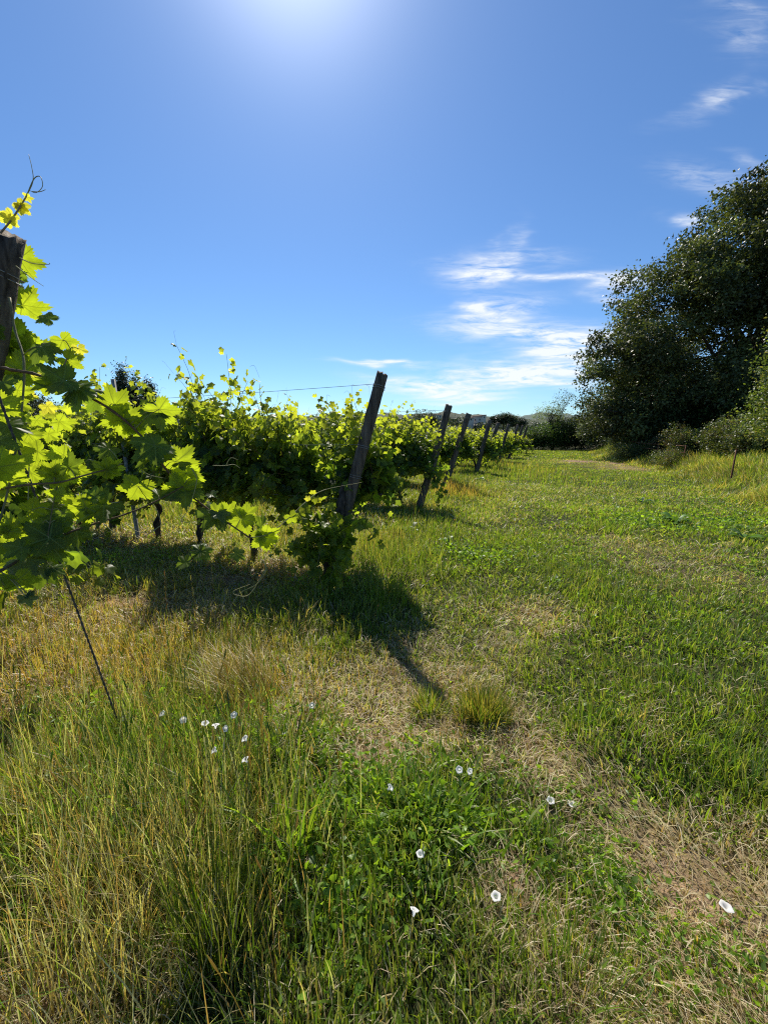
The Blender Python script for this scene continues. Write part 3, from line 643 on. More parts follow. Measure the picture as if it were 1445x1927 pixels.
PL = ['thick cracked timber post leaning at the end of the closest full row', 'second leaning timber post up the track, bare against the sky', 'third leaning timber post up the track with a shoot at its top',
      'fourth leaning timber post up the track, half sunk in leaves', 'fifth leaning post up the track', 'sixth leaning post up the track', 'seventh leaning post up the track',
      'eighth leaning post up the track', 'ninth and farthest leaning post up the track']
TOPS = []
for i, (x, y, px, py, r) in enumerate(POSTS):
    z = float(gz(x, y)); s = (y)/ (CP+(963.5-py)/F*SP); top = P(px, py, s)
    if i > 5: top[2] = z+1.95
    post((x, y, z), top, r, PL[i], 40+i, 3 if i < 4 else 2); TOPS.append(top)
P0B = np.array([-1.95, 1.62, float(gz(-1.95, 1.62))]); P0T = P(12, 441, 1.5)
post(P0B+np.array([-.38, .05, 0]), P0T, .066, 'dark weathered post at the photo edge with a vine shoot over its top', 77)

def wire(a, b, r, label, mat=M_STEEL, sag=.0, name='trellis_wire', group='trellis wires strung along the rows', twist=0):
    mb = MB(); a = np.array(a); b = np.array(b); n = 24 if not twist else 160; t = np.linspace(0, 1, n)[:, None]
    p = a+(b-a)*t; p[:, 2] -= sag*4*(t*(1-t))[:, 0]
    if twist:
        d = norm(b-a); u = norm(np.cross(d, [0, 0, 1.])) if abs(d[2]) < .95 else np.array([1., 0, 0]); v = np.cross(d, u)
        for ph in (0, np.pi):
            a_ = t[:, 0]*twist+ph; tube(mb, p+np.outer(np.cos(a_)*r*.8, u)+np.outer(np.sin(a_)*r*.8, v), r, 5)
    else: tube(mb, p, r, 5)
    tag(mb.build(name, mat), label, 'wire', group)
RL = ['closest full row', 'second row up the track', 'third row up the track']
for i in range(3):
    b = np.array([POSTS[i][0], POSTS[i][1], float(gz(POSTS[i][0], POSTS[i][1]))]); L_ = (9.5, 13, 10)[i]
    for fr, nm in ((.955, 'topmost wire'), (.68, 'middle wire'), (.42, 'lowest wire')):
        a = b+(TOPS[i]-b)*fr; e = b+ROWD*L_; e = np.array([e[0], e[1], a[2]-b[2]+float(gz(e[0], e[1]))])
        wire(a, e, .0022 if i == 0 else .0028, f'{nm} of the {RL[i]}, tied to its leaning post', sag=.05)
wire(P(-6, 735, 1.22), G(236, 1392)+np.array([0, 0, -.03]), .0027, 'twisted stay wire running from the photo edge post down into the grass', twist=170, group='stay wires', mat=M_OLDWIRE)
wire(P0B+(P0T-P0B)*.42, P0B+(P0T-P0B)*.42+ROWD*3, .0024, 'lowest wire leaving the photo edge post', sag=.02)

def stake(p, h, label, leanx=0., mat=M_STEEL, w=.04):
    root = empty('metal_stake', p, 0, label, 'stake', 'metal stakes'); mb = MB()
    pr = np.array([[-.5, -.4], [-.5, .4], [-.38, .4], [-.38, -.28], [.38, -.28], [.38, .4], [.5, .4], [.5, -.4]])*w
    V = np.concatenate([np.column_stack([pr[:, 0]+leanx*t*h, pr[:, 1], np.full(8, t*h-.1*(t == 0))]) for t in (0, 1)])
    q = np.array([[k, (k+1) % 8, 8+(k+1) % 8, 8+k] for k in range(8)]); mb.add(V, [q, np.array([list(range(8, 16))])]); mb.build('channel', mat, root, smooth=False)
    for t in (.45, .62, .8, .93): hk = MB(); tube(hk, [[-.5*w+leanx*t*h, -.4*w, t*h], [leanx*t*h, -.75*w, t*h-.005], [.5*w+leanx*t*h, -.4*w, t*h]], .003, 4); hk.build('hook', mat, root)
q = np.array([-.62, 3.78, 0])+ROWD*3.02; q[2] = gz(q[0], q[1]); stake(q, 2.1, 'grey metal stake standing up through the closest full row', -.02)
q = np.array([.66, 7.25, 0])+ROWD*6.5; q[2] = gz(q[0], q[1]); stake(q, 2.15, 'grey metal stake standing in the second row up the track', .01)
g = G(1377, 892); stake(g, .6, 'thin rusty stake in the long grass of the bank', 0, M_RUST, .03)

# ------------------------------------------------------------------ grapevines
YOUNG = np.array([.20, .235, .035]); MATURE = np.array([.10, .16, .022]); DARK = np.array([.042, .085, .024])
def make_vine(seed, dense=1.0, templates=MID, hang=True):
    rng = np.random.default_rng(seed)
    root = empty('grapevine', (0, 0, 0)); tr = MB(); cn = MB(); lf = MB(); td = MB()
    tw = rng.normal(0, .05, (5, 2)); tw[0] = 0
    tp = np.array([[tw[i, 0]*i/2, tw[i, 1]*i/2, z] for i, z in enumerate((-.08, .2, .42, .62, .82))])
    tube(tr, smooth_path(tp, 4), np.linspace(.040, .026, 17)*(1+.15*rng.normal(size=17)), 8, rough=.25, rng=rng)
    for sgn in (-1, 1):
        cp = smooth_path([tp[-1], tp[-1]+np.array([sgn*.12, 0, .07]), [sgn*.35, rng.normal(0, .03), .88], [sgn*.62, 0, .88]], 4)
        tube(tr, cp, np.linspace(.024, .013, len(cp)), 6, rough=.2, rng=rng)
    tr.build('trunk', M_BARK, root)
    LP, LT, LN, LS, LC = [], [], [], [], []
    ns = int(44*dense)
    for i in range(ns):
        u = rng.uniform(-.62, .62); side = rng.choice([-1, 1]); droop = hang and rng.random() < .36
        p = np.array([u, rng.normal(0, .05), .86+rng.normal(0, .05)]); L_ = rng.uniform(.6, 1.12) if not droop else rng.uniform(.4, .85)
        if rng.random() < .11: L_ = rng.uniform(1.15, 1.4)
        d = np.array([rng.normal(0, .28), side*abs(rng.normal(.12, .22)), 1.0]) if not droop else np.array([rng.normal(0, .5), side*rng.uniform(.5, 1.1), rng.uniform(.1, .8)])
        d = norm(d); n = int(L_/.055); pts = [p.copy()]; 
        for k in range(n):
            t = k/n; g = -.035*t if not droop else -.16
            d = norm(d+np.array([rng.normal(0, .07), rng.normal(0, .07)+side*.01, g])); pts.append(pts[-1]+d*.055)
        pts = np.array(pts); cc = np.array([.26, .27, .10])*(1-0)+0
        tube(cn, pts[::2] if len(pts) > 4 else pts, np.linspace(.0052, .0018, len(pts[::2]) if len(pts) > 4 else len(pts)), 4, cc if rng.random() < .5 else (.2, .12, .07), cap=False)
        alt = rng.choice([-1, 1])
        for k in range(1, len(pts)):
            t = k/len(pts); dd = norm(pts[k]-pts[k-1]); 
            for rep in range(1 if t > .82 else (3 if t < .55 else 2)):
                sdir = norm(np.cross(dd, rv(1, rng)[0])); sdir = norm(sdir+np.array([0, .5*alt, .15])); alt = -alt
                off = (.05+.10*rng.random()*(1-t))*(1 if rep == 0 else 1.5); q = pts[k]+sdir*off
                s = (.034+.066*(1-t)**.7)*rng.uniform(.7, 1.15)
                LP.append(q); tipd = sdir*.7+np.array([rng.normal(0, .3), rng.normal(0, .3), -.55-.3*rng.random()]); LT.append(tipd)
                LN.append(np.array([rng.normal(0, .55), .55*np.sign(q[1]+rng.normal(0, .1))+rng.normal(0, .4), .62+rng.normal(0, .4)])); LS.append(s)
                yg = np.clip((q[2]-1.1)/.7, 0, 1)*.45+t**3*.6+(.4 if rng.random() < .15 else 0)
                yg = min(yg, 1); c = (MATURE if rng.random() < .6 else DARK)*(1-yg)+YOUNG*yg; LC.append(c*rng.uniform(.8, 1.2))
        if rng.random() < .55:   # tendril at the tip
            e = pts[-1]; a = rv(1, rng)[0]; r_ = rng.uniform(.02, .05)
            tube(cn, smooth_path([e, e+d*.05+a*.02, e+d*.11+a*.05, e+d*.12+a*.09-np.array([0, 0, .02])], 4), .0011, 3, (.35, .33, .12), cap=False)
    scatter(lf, templates, np.array(LP), np.array(LT), np.array(LN), np.array(LS), np.array(LC), rng=rng)
    cn.build('cane', M_CANE, root); lf.build('foliage', M_VINE, root)
    return root
PROTO = [make_vine(300+i, d) for i, d in enumerate((1.0, 1.1, .9, 1.15, 1.0, 1.05))]
used = [False]*6
ORD = ['first', 'second', 'third', 'fourth', 'fifth', 'sixth', 'seventh', 'eighth', 'ninth', 'tenth', 'eleventh', 'twelfth', 'thirteenth', 'fourteenth']
rngv = np.random.default_rng(8)
def place_vine(i, x, y, rz, sc_, label):
    if used[i]: o = copy_tree(PROTO[i])
    else: o = PROTO[i]; used[i] = True
    o.location = (x, y, float(gz(x, y))); o.rotation_euler = (0, 0, rz); o.scale = (1, 1, sc_)
    tag(o, label, 'grapevine', 'grapevines trained along the rows'); return o
ROWN = ['the photo edge post', 'closest full row', 'second row up the track', 'third row up the track', 'fourth row up the track', 'fifth row up the track', 'sixth row up the track', 'seventh row up the track', 'eighth row up the track', 'ninth row up the track']
last = -1
jobs = []
cnt = [2, 10, 13, 9, 7, 6, 5, 5, 5, 5]
for r, (bx, by) in enumerate(ROWS):
    for k in range(cnt[r]):
        jobs.append((r, k, bx, by))
zs = [1, 1.09, 1.06, 1.0, .93, .90, .87, .84, .82, .81]
for r, k, bx, by in jobs:
    i = int(rngv.integers(0, 6)); 
    while i == last: i = int(rngv.integers(0, 6))
    last = i
    t = (.15 if r > 3 else .38 if r > 1 else .16)+k*.96+rngv.normal(0, .05) if r else 1.0+k
    off = (.24 if r > 1 or k else .36)+rngv.normal(0, .03); x = bx+ROWD[0]*t+.424*off; y = by+ROWD[1]*t+.906*off
    lab = f'{ORD[k]} leafy grapevine along the {ROWN[r]}, counted from its leaning post' if r else f'{ORD[k]} leafy grapevine behind the dark post at the photo edge'
    place_vine(i, x, y, ROWA+(math.pi if rngv.random() < .5 else 0), zs[r]*rngv.uniform(.95, 1.06)*(.93 if k == 0 else 1), lab)
x_, y_ = 9.2, 31.0
for k in range(4):
    g = (x_+ROWD[0]*(.4+k), y_+ROWD[1]*(.4+k)); place_vine(k % 6, g[0], g[1], ROWA, .8, f'{ORD[k]} grapevine of the last row, behind the ninth leaning post')

def low_vine():
    rng = np.random.default_rng(71); root = empty('grapevine', (-.40, 3.46, float(gz(-.4, 3.46))), 0, 'stout old vine stump with low shoots hiding the foot of the thick cracked post', 'grapevine'); lf = MB()
    tk = MB(); p_ = smooth_path([[-.16, .1, -.08], [-.13, .08, .12], [-.17, .12, .32], [-.08, .1, .52], [-.02, .16, .78], [.02, .3, 1.0]], 5); tube(tk, p_, np.linspace(.062, .035, len(p_))*(1+.15*rng.normal(size=len(p_))), 10, rough=.3, rng=rng); tk.build('trunk', M_BARK, root)
    for i in range(16):
        p = np.array([rng.normal(-.10, .13), rng.normal(.03, .08), rng.uniform(.2, .8)]); d = norm(np.array([rng.normal(.05, .5), rng.normal(-.1, .4), rng.uniform(-.3, .9)])); pts = [p]
        for k in range(int(rng.uniform(6, 12))): d = norm(d+np.array([rng.normal(0, .12), rng.normal(0, .12), -.13])); pts.append(pts[-1]+d*.05)
        pts = np.array([q for q in pts if q[2] > .03]); 
        if len(pts) < 4: continue
        cn = MB(); tube(cn, pts, np.linspace(.004, .0015, len(pts)), 5, (.24, .2, .09)); cn.build('cane', M_CANE, root)
        n = len(pts)*2; j = np.repeat(np.arange(len(pts)), 2); s_ = rv(n, rng); q = pts[j]+s_*rng.uniform(.02, .07, (n, 1)); t = j/len(pts)
        N = np.stack([rng.normal(0, .5, n), -.4+rng.normal(0, .5, n), .5+rng.normal(0, .4, n)], 1); y = np.clip(t[:, None]*.6+(rng.random((n, 1)) < .2)*.4, 0, 1)
        scatter(lf, MID, q, s_+np.array([0, 0, -.6]), N, (.035+.05*(1-t))*rng.uniform(.8, 1.2, n), MATURE*(1-y)+YOUNG*y, rng=rng)
    lf.build('foliage', M_VINE, root)
low_vine()

# the near vine: long arching canes with big leaves, modelled leaf by leaf
def near_vine():
    rng = np.random.default_rng(17); root = empty('grapevine', P0B+np.array([-.25, .12, 0]), 0, 'close grapevine with large backlit leaves arching out past the dark edge post', 'grapevine', 'grapevines trained along the rows')
    O = np.array(root.location); tr = MB(); tube(tr, smooth_path([[0, 0, -.1], [.04, .02, .35], [-.03, 0, .7], [.05, .03, 1.0]], 5), np.linspace(.045, .03, 16), 9, rough=.25); tr.build('trunk', M_BARK, root)
    lf = MB(); 
    canes = [([(-90, 700, 1.30), (0, 692, 1.36), (22, 696, 1.38), (60, 702, 1.4), (90, 713, 1.42), (150, 738, 1.46), (215, 775, 1.50), (270, 825, 1.56), (310, 880, 1.6), (350, 925, 1.64), (388, 955, 1.67), (430, 985, 1.7), (470, 1012, 1.73)], .0062, .003, (.19, .11, .06)),
             ([(-60, 930, 1.2), (55, 912, 1.3), (110, 908, 1.34), (150, 897, 1.38), (200, 883, 1.42), (232, 872, 1.45)], .0042, .0022, (.2, .14, .07)),
             ([(-60, 1100, 1.15), (0, 1075, 1.2), (50, 1045, 1.28), (110, 1010, 1.34), (180, 985, 1.42), (235, 968, 1.48), (290, 945, 1.55), (345, 915, 1.6)], .005, .0024, (.14, .09, .05)),
             ([(470, 1012, 1.73), (505, 1005, 1.76), (540, 978, 1.82), (575, 945, 1.9), (610, 922, 2.0), (680, 908, 2.2)], .0026, .0012, (.38, .34, .14)),
             ([(18, 560, 1.46), (28, 620, 1.45), (45, 680, 1.42), (40, 780, 1.36), (20, 900, 1.3), (-5, 1000, 1.25)], .004, .003, (.25, .22, .09)),
             ([(-5, 445, 1.5), (20, 415, 1.5), (38, 388, 1.5), (50, 368, 1.5)], .0036, .0022, (.35, .28, .18)),
             ([(90, 713, 1.42), (118, 690, 1.44), (128, 668, 1.45), (132, 655, 1.46)], .0024, .0014, (.35, .22, .12)),
             ([(386, 955, 1.67), (381, 1000, 1.66), (377, 1035, 1.65)], .002, .0012, (.16, .13, .06)),
             ([(90, 1010, 1.3), (98, 960, 1.33), (110, 905, 1.36)], .002, .0014, (.2, .15, .07))]
    for pts, r0, r1, c in canes:
        m = MB(); p = smooth_path([P(*q) for q in pts], 5)-O; rr = np.linspace(r0, r1, len(p)); rr = rr*(1+.22*(np.arange(len(p)) % 5 == 0)); tube(m, p, rr, 7, c); m.build('cane', M_CANE, root)
    tend = [[(495, 1055, 1.74), (500, 1075, 1.72), (482, 1100, 1.7), (452, 1116, 1.68), (432, 1145, 1.66)], [(500, 1072, 1.72), (470, 1118, 1.7), (445, 1120, 1.68), (440, 1112, 1.68), (470, 1100, 1.7)],
            [(285, 945, 1.55), (297, 965, 1.54), (301, 990, 1.52), (265, 1002, 1.5), (235, 985, 1.5)], [(301, 990, 1.52), (280, 1005, 1.5), (258, 1015, 1.5)], [(265, 885, 1.5), (285, 895, 1.52), (312, 900, 1.56)],
            [(400, 876, 1.7), (425, 876, 1.72), (440, 874, 1.74), (452, 881, 1.75)], [(425, 876, 1.72), (434, 862, 1.72), (448, 865, 1.74)], [(50, 368, 1.5), (62, 340, 1.5), (60, 315, 1.5), (54, 290, 1.5)],
            [(50, 368, 1.5), (64, 336, 1.5), (76, 332, 1.5), (80, 350, 1.5), (68, 362, 1.5), (56, 358, 1.5)], [(60, 360, 1.5), (75, 360, 1.5), (86, 356, 1.5)], [(36, 484, 1.48), (60, 495, 1.5), (90, 497, 1.52), (94, 494, 1.52)], [(30, 500, 1.48), (48, 514, 1.48), (64, 526, 1.48), (82, 538, 1.48)],
            [(55, 870, 1.32), (53, 940, 1.32), (54, 970, 1.3), (68, 988, 1.3)], [(195, 985, 1.42), (212, 1000, 1.42), (228, 1008, 1.42)], [(360, 880, 1.6), (370, 905, 1.6), (356, 955, 1.6), (342, 978, 1.6), (358, 985, 1.6)], [(200, 875, 1.42), (170, 865, 1.4), (160, 870, 1.4)]]
    for pts in tend:
        m = MB(); p = smooth_path([P(*q) for q in pts], 6)-O; tube(m, p, np.linspace(.0019, .0009, len(p)), 5, (.42, .38, .16)); m.build('tendril', M_CANE, root)
    # petiole px,py -> leaf tip px,py, depth, kind: l backlit, d in its own shade, p pale face to the sky, e seen edge on
    LV = [(36, 486, 62, 556, 1.47, 'l'), (42, 574, 108, 612, 1.46, 'l'), (62, 668, 24, 606, 1.46, 'l'), (62, 664, 108, 640, 1.45, 'l'), (8, 655, 56, 716, 1.42, 'l'), (78, 652, 108, 694, 1.42, 'd'), (118, 640, 132, 668, 1.46, 'l'), (30, 630, 5, 590, 1.44, 'l'),
          (148, 656, 154, 678, 1.46, 'y'), (128, 678, 150, 702, 1.45, 'l'), (45, 700, 8, 672, 1.4, 'l'), (20, 640, 60, 668, 1.43, 'd'), (120, 716, 62, 752, 1.42, 'd'), (150, 730, 92, 762, 1.44, 'd'), (165, 735, 188, 708, 1.46, 'p'), (130, 735, 160, 690, 1.47, 'd'), (140, 745, 128, 772, 1.45, 'd'),
          (216, 762, 205, 722, 1.5, 'l'), (228, 775, 198, 806, 1.52, 'l'), (232, 788, 222, 842, 1.52, 'l'), (243, 790, 282, 762, 1.54, 'l'), (288, 772, 268, 816, 1.56, 'd'), (300, 770, 322, 808, 1.56, 'l'), (298, 778, 292, 750, 1.57, 'd'), (255, 800, 262, 836, 1.55, 'l'), (205, 845, 190, 870, 1.5, 'd'),
          (202, 884, 178, 866, 1.42, 'l'), (202, 886, 200, 914, 1.42, 'l'), (212, 880, 234, 858, 1.44, 'l'), (104, 890, 60, 892, 1.34, 'l'), (104, 900, 96, 930, 1.34, 'l'), (108, 886, 138, 884, 1.35, 'l'), (112, 878, 120, 862, 1.36, 'l'), (128, 880, 158, 852, 1.36, 'e'),
          (-8, 880, 40, 926, 1.2, 'l'), (-5, 870, 34, 876, 1.22, 'l'), (118, 934, 88, 950, 1.34, 'l'), (162, 955, 114, 980, 1.38, 'l'), (164, 952, 190, 938, 1.39, 'l'), (196, 950, 152, 1000, 1.42, 'd'), (196, 950, 206, 934, 1.42, 'l'), (260, 915, 240, 964, 1.48, 'l'), (292, 838, 226, 912, 1.52, 'd'),
          (300, 850, 262, 890, 1.55, 'd'), (344, 918, 318, 976, 1.6, 'l'), (348, 916, 352, 968, 1.62, 'd'), (332, 868, 374, 892, 1.6, 'l'), (338, 872, 346, 848, 1.6, 'd'), (352, 890, 360, 930, 1.62, 'l'), (362, 900, 384, 908, 1.64, 'l'), (300, 935, 286, 905, 1.58, 'd'), (330, 935, 300, 945, 1.6, 'p'),
          (22, 998, 64, 980, 1.26, 'l'), (20, 1000, 2, 1026, 1.25, 'l'), (20, 996, 14, 972, 1.25, 'l'), (94, 1012, 46, 1046, 1.3, 'd'), (94, 1020, 66, 1074, 1.3, 's'), (97, 1012, 116, 1050, 1.32, 's'), (100, 1010, 140, 1012, 1.33, 'd'), (48, 1052, 36, 1096, 1.26, 'p'), (80, 1070, 88, 1100, 1.3, 'p'), (100, 1070, 104, 1096, 1.31, 'd'), (40, 1030, 16, 1052, 1.24, 'd'),
          (8, 1102, 34, 1086, 1.2, 'l'), (34, 1090, 50, 1130, 1.22, 'l'), (52, 1118, 70, 1122, 1.23, 'p'), (50, 1125, 58, 1148, 1.22, 'p'), (112, 985, 128, 1010, 1.34, 's'), (118, 965, 140, 998, 1.35, 's'), (80, 985, 100, 960, 1.32, 's'), (60, 960, 96, 956, 1.3, 'l'), (145, 1000, 152, 1040, 1.38, 'd'), (160, 1005, 178, 1018, 1.4, 'd'),
          (410, 966, 398, 942, 1.68, 'l'), (408, 966, 382, 1004, 1.68, 'd'), (412, 966, 420, 992, 1.67, 'p'), (412, 972, 428, 1000, 1.7, 'd'), (428, 962, 446, 938, 1.7, 'l'), (398, 930, 410, 942, 1.69, 'p'), (462, 968, 494, 956, 1.73, 'l'), (456, 976, 424, 1016, 1.72, 'l'), (456, 962, 462, 948, 1.73, 'l'),
          (497, 1012, 506, 1056, 1.76, 'l'), (497, 1010, 480, 1000, 1.76, 'l'), (500, 1006, 526, 1030, 1.765, 'l'), (444, 1042, 470, 1050, 1.72, 'd'), (490, 992, 520, 962, 1.78, 'e'), (376, 1036, 402, 1022, 1.65, 'd'), (378, 1038, 356, 1052, 1.65, 'd'), (350, 1058, 322, 1070, 1.64, 'd'), (548, 972, 562, 990, 1.83, 'l'), (580, 940, 574, 930, 1.9, 'y'),
          (14, 800, 44, 842, 1.3, 'd'), (-2, 760, 30, 790, 1.28, 'l'), (6, 720, 30, 752, 1.32, 'd'), (-6, 830, 10, 880, 1.26, 'd'), (22, 404, 4, 424, 1.5, 'y'), (38, 388, 42, 406, 1.5, 'y'), (36, 386, 24, 392, 1.5, 'y'), (38, 386, 56, 402, 1.5, 'y'), (50, 370, 62, 378, 1.5, 'y'), (14, 410, 14, 436, 1.49, 'y'),
          (92, 600, 60, 590, 1.5, 'd'), (24, 545, 34, 580, 1.46, 'y'), (180, 935, 150, 925, 1.4, 'd')]
    view = lambda p: norm(np.array([0, 0, CAMH])-p)
    allp = []
    npet = 0
    cpts = np.concatenate([smooth_path([P(*q) for q in c[0]], 6) for c in canes])
    for _ in range(85):   # smaller side shoots filling the mass
        y0 = rng.uniform(700, 1100) if rng.random() < .93 else rng.uniform(500, 640); xm = np.interp(y0, [500, 640, 720, 800, 880, 980, 1060, 1100], [40, 110, 200, 290, 330, 380, 170, 70])
        x0 = xm*rng.random()**1.5-15
        if x0 > 130 and rng.random() < .75: continue
        if x0 > 200 and abs(y0-np.interp(x0, [150, 215, 270, 310, 350, 388, 470], [738, 775, 825, 880, 925, 955, 1012])) > 45: continue
        a_ = rng.uniform(-.3, 3.4); l_ = rng.uniform(18, 46); LV.append((x0, y0, x0+math.cos(a_)*l_, y0+math.sin(a_)*l_, 1.34+.3*x0/350+rng.uniform(-.05, .16), rng.choice(['l', 'l', 'l', 'd', 's', 'y' if l_ < 26 else 'l'])))
    for x0, y0, x1, y1, s, kd in LV:
        if x0 < 66 and y0 < 720 and y0 > 430: s += .22
        a = P(x0, y0, s); b = P(x1, y1, s); L_ = np.linalg.norm(b-a)
        wv = view(a);  # kinds also paint the light in: backlit leaves brighter, shaded leaves darker
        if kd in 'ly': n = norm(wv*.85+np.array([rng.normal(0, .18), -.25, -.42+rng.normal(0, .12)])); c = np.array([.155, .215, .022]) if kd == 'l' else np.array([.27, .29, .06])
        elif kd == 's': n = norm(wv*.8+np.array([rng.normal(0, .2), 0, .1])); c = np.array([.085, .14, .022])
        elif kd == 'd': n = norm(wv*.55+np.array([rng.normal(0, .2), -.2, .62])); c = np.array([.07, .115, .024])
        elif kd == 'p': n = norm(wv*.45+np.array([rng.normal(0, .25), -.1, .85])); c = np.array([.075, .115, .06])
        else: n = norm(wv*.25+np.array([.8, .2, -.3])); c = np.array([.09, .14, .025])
        T = norm((b-a)-n*np.dot(b-a, n)); ap = max(.8, abs(np.dot(T, norm(b-a)))); 
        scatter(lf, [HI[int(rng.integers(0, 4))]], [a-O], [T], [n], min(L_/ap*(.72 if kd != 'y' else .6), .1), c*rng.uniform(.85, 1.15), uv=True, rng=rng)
        j = np.argmin(np.linalg.norm(cpts-a, axis=1)); q = cpts[j]
        if .015 < np.linalg.norm(q-a) < .16 and npet < 60: npet += 1; pet = MB(); tube(pet, smooth_path([q, (q+a)/2+np.array([0, 0, .01]), a], 4)-O, .0016, 5, (.32, .30, .12)); pet.build('leaf_stalk', M_CANE, root)
    # fainter leaves filling the lower left behind
    for _ in range(46):
        px = rng.uniform(-220, -25); py = rng.uniform(560, 1120); s = 1.3+rng.random()*.3; a = P(px, py, s); n = rv(1, rng)[0]+np.array([0, -.4, .3])
        scatter(lf, HI, [a-O], [rv(1, rng)[0]+np.array([0, 0, -.8])], [n], rng.uniform(.05, .09), MATURE*rng.uniform(.8, 1.4), uv=True, rng=rng)
    lf.build('foliage', M_VINEHI, root)
near_vine()

# ------------------------------------------------------------------ trees and bushes
def crown_mesh(mb, lobes, ncl, nlf, clr, ls, cols, rng, hollow=.55, temps=None, flat=.7, up=.3, thin=0.0):
    lobes = np.array(lobes, float); vol = (lobes[:, 3]*lobes[:, 4]+lobes[:, 4]*lobes[:, 5]+lobes[:, 3]*lobes[:, 5]); w = vol/vol.sum()
    k = rng.choice(len(lobes), ncl, p=w); l = lobes[k]; d = rv(ncl, rng); r = hollow+(1-hollow)*rng.random(ncl)**.6; r = r*(1+.13*rng.normal(size=ncl)+.16*(rng.random(ncl) < .08))
    C = l[:, :3]+d*l[:, 3:6]*r[:, None]
    kp = rng.random(ncl) > thin; C = C[kp]; kk = k[kp]
    n = len(C); cn = np.repeat(np.arange(n), nlf); rad = (clr*rng.uniform(.55, 1.35, n))[cn][:, None]
    off = rng.normal(size=(len(cn), 3))*np.array([1, 1, flat])*.5; pos = C[cn]+off*rad
    N = norm(off)*.5+rv(len(cn), rng)*.8+np.array([0, 0, up]); T = rv(len(cn), rng)+norm(off)*.8
    lb = rng.uniform(.65, 1.45, (len(lobes), 1))
    cc = pick(cols, n, rng)[cn]*rng.uniform(.75, 1.3, (len(cn), 1))*(lb[kk][cn])
    scatter(mb, temps or [quad_leaf(.55, .2)], pos, T, N, ls*rng.uniform(.6, 1.3, len(cn)), cc, rng=rng)
    return C

def limbs(mb, base, h0, targets, r0, rng, n=10, col=(1, 1, 1)):
    base = np.array(base, float); top = base+np.array([rng.normal(0, .1), rng.normal(0, .1), h0])
    tube(mb, smooth_path([base-np.array([0, 0, .3]), base+(top-base)*.5+np.array([.08, .03, 0])*h0*.2, top], 5), np.linspace(r0*1.2, r0*.75, 11), 9, rough=.12, rng=rng)
    idx = rng.choice(len(targets), min(n, len(targets)), replace=False)
    for i in idx:
        t = targets[i]; m = top+(t-top)*.45+rng.normal(0, .08, 3)*np.linalg.norm(t-top)+np.array([0, 0, .08*np.linalg.norm(t-top)])
        p = smooth_path([top-np.array([0, 0, h0*.15*rng.random()]), m, t], 5); tube(mb, p, np.linspace(r0*.42, r0*.05, len(p)), 6, rough=.1, rng=rng)
        for _ in range(2):
            t2 = targets[rng.integers(0, len(targets))]
            if np.linalg.norm(t2-m) < np.linalg.norm(t-top)*.9: tube(mb, smooth_path([m, (m+t2)/2+rng.normal(0, .1, 3), t2], 4), np.linspace(r0*.2, r0*.03, 9), 5, rng=rng)

def tree(name, base, lobes, ncl, nlf, clr, ls, cols, trunk_h, trunk_r, label, cat, seed, mat=None, nl=12, hollow=.55, group=None, thin=0., flat=.7, temps=None, up=.3):
    lobes = sublobes(lobes, int(ncl/22), seed) if name == 'oak_tree' else lobes
    rng = np.random.default_rng(seed); base = np.array(base, float); base[2] = float(gz(base[0], base[1])); root = empty(name, base, 0, label, cat, group)
    mb = MB(); C = crown_mesh(mb, lobes, ncl, nlf, clr, ls, np.array(cols), rng, hollow, temps, flat, up, thin)
    if trunk_h > 0:
        tb = MB(); limbs(tb, (0, 0, 0), trunk_h, C, trunk_r, rng, nl); tb.build('trunk', M_BARK, root)
    mb.build('crown', mat or M_TREE, root); return root

def sublobes(lobes, n, seed, r0=.7, r1=1.35):
    rng = np.random.default_rng(seed); L_ = np.array(lobes, float); a = L_[:, 3]*L_[:, 5]; k = rng.choice(len(L_), n, p=a/a.sum()); out = []
    for i in k:
        d = rv(1, rng)[0]; d[2] = d[2]*.8+.2; d = norm(d); r = rng.uniform(r0, r1); l = L_[i]; s = max(.3, 1-.45*r/l[3]); out.append((*(l[:3]+d*l[3:6]*s), r*rng.uniform(.8, 1.2), r, r*rng.uniform(.6, .9)))
    return out+[(*l[:3], *(l[3:6]*.62)) for l in L_]
OAK = [[.060, .076, .024], [.080, .100, .032], [.046, .060, .020], [.10, .12, .040]]
# the big evergreen oak beside the track
tree('oak_tree', (19.2, 22.5, 0), [(-4.8, -1, 2.6, 2.7, 2.6, 2.0), (-6.0, -.6, 4.6, 2.2, 2.4, 1.8), (-5.6, -.4, 2.4, 2.0, 2, 1.6), (-4.4, -.6, 7.3, 2.9, 2.8, 2.2), (-2.3, -1.0, 9.7, 3.0, 3, 2.3), (.6, -1, 11.6, 3.2, 3.0, 2.3), (.2, -2.2, 6.2, 4.2, 3.2, 3.5), (3.5, -1.6, 8.6, 3.6, 3.2, 3.3), (-1.0, -2.2, 2.8, 3.6, 2.6, 2.2), (3.6, -2.2, 4.2, 3.5, 2.8, 3), (.9, 0, 13.2, 1.7, 1.6, 1.3), (-.8, -1.6, 8.2, 2.8, 2.4, 2.4)],
     2600, 78, .52, .165, OAK, 2.6, .42, 'huge dark evergreen oak filling the bank side above the brambles', 'tree', 501, nl=26, hollow=.62)
tree('oak_tree', (27.5, 23.5, 0), [(-2.5, -1, 9.0, 3.6, 3, 2.6), (-.5, -1, 11.4, 3.4, 3, 2.2), (0, -1.5, 5.5, 4, 3, 3.6), (-3.4, -1.2, 3.2, 2.6, 2.5, 2.6)],
     1200, 70, .6, .18, OAK, 2.8, .4, 'second tall oak behind the huge oak, higher at the photo edge', 'tree', 502, nl=14, hollow=.6)
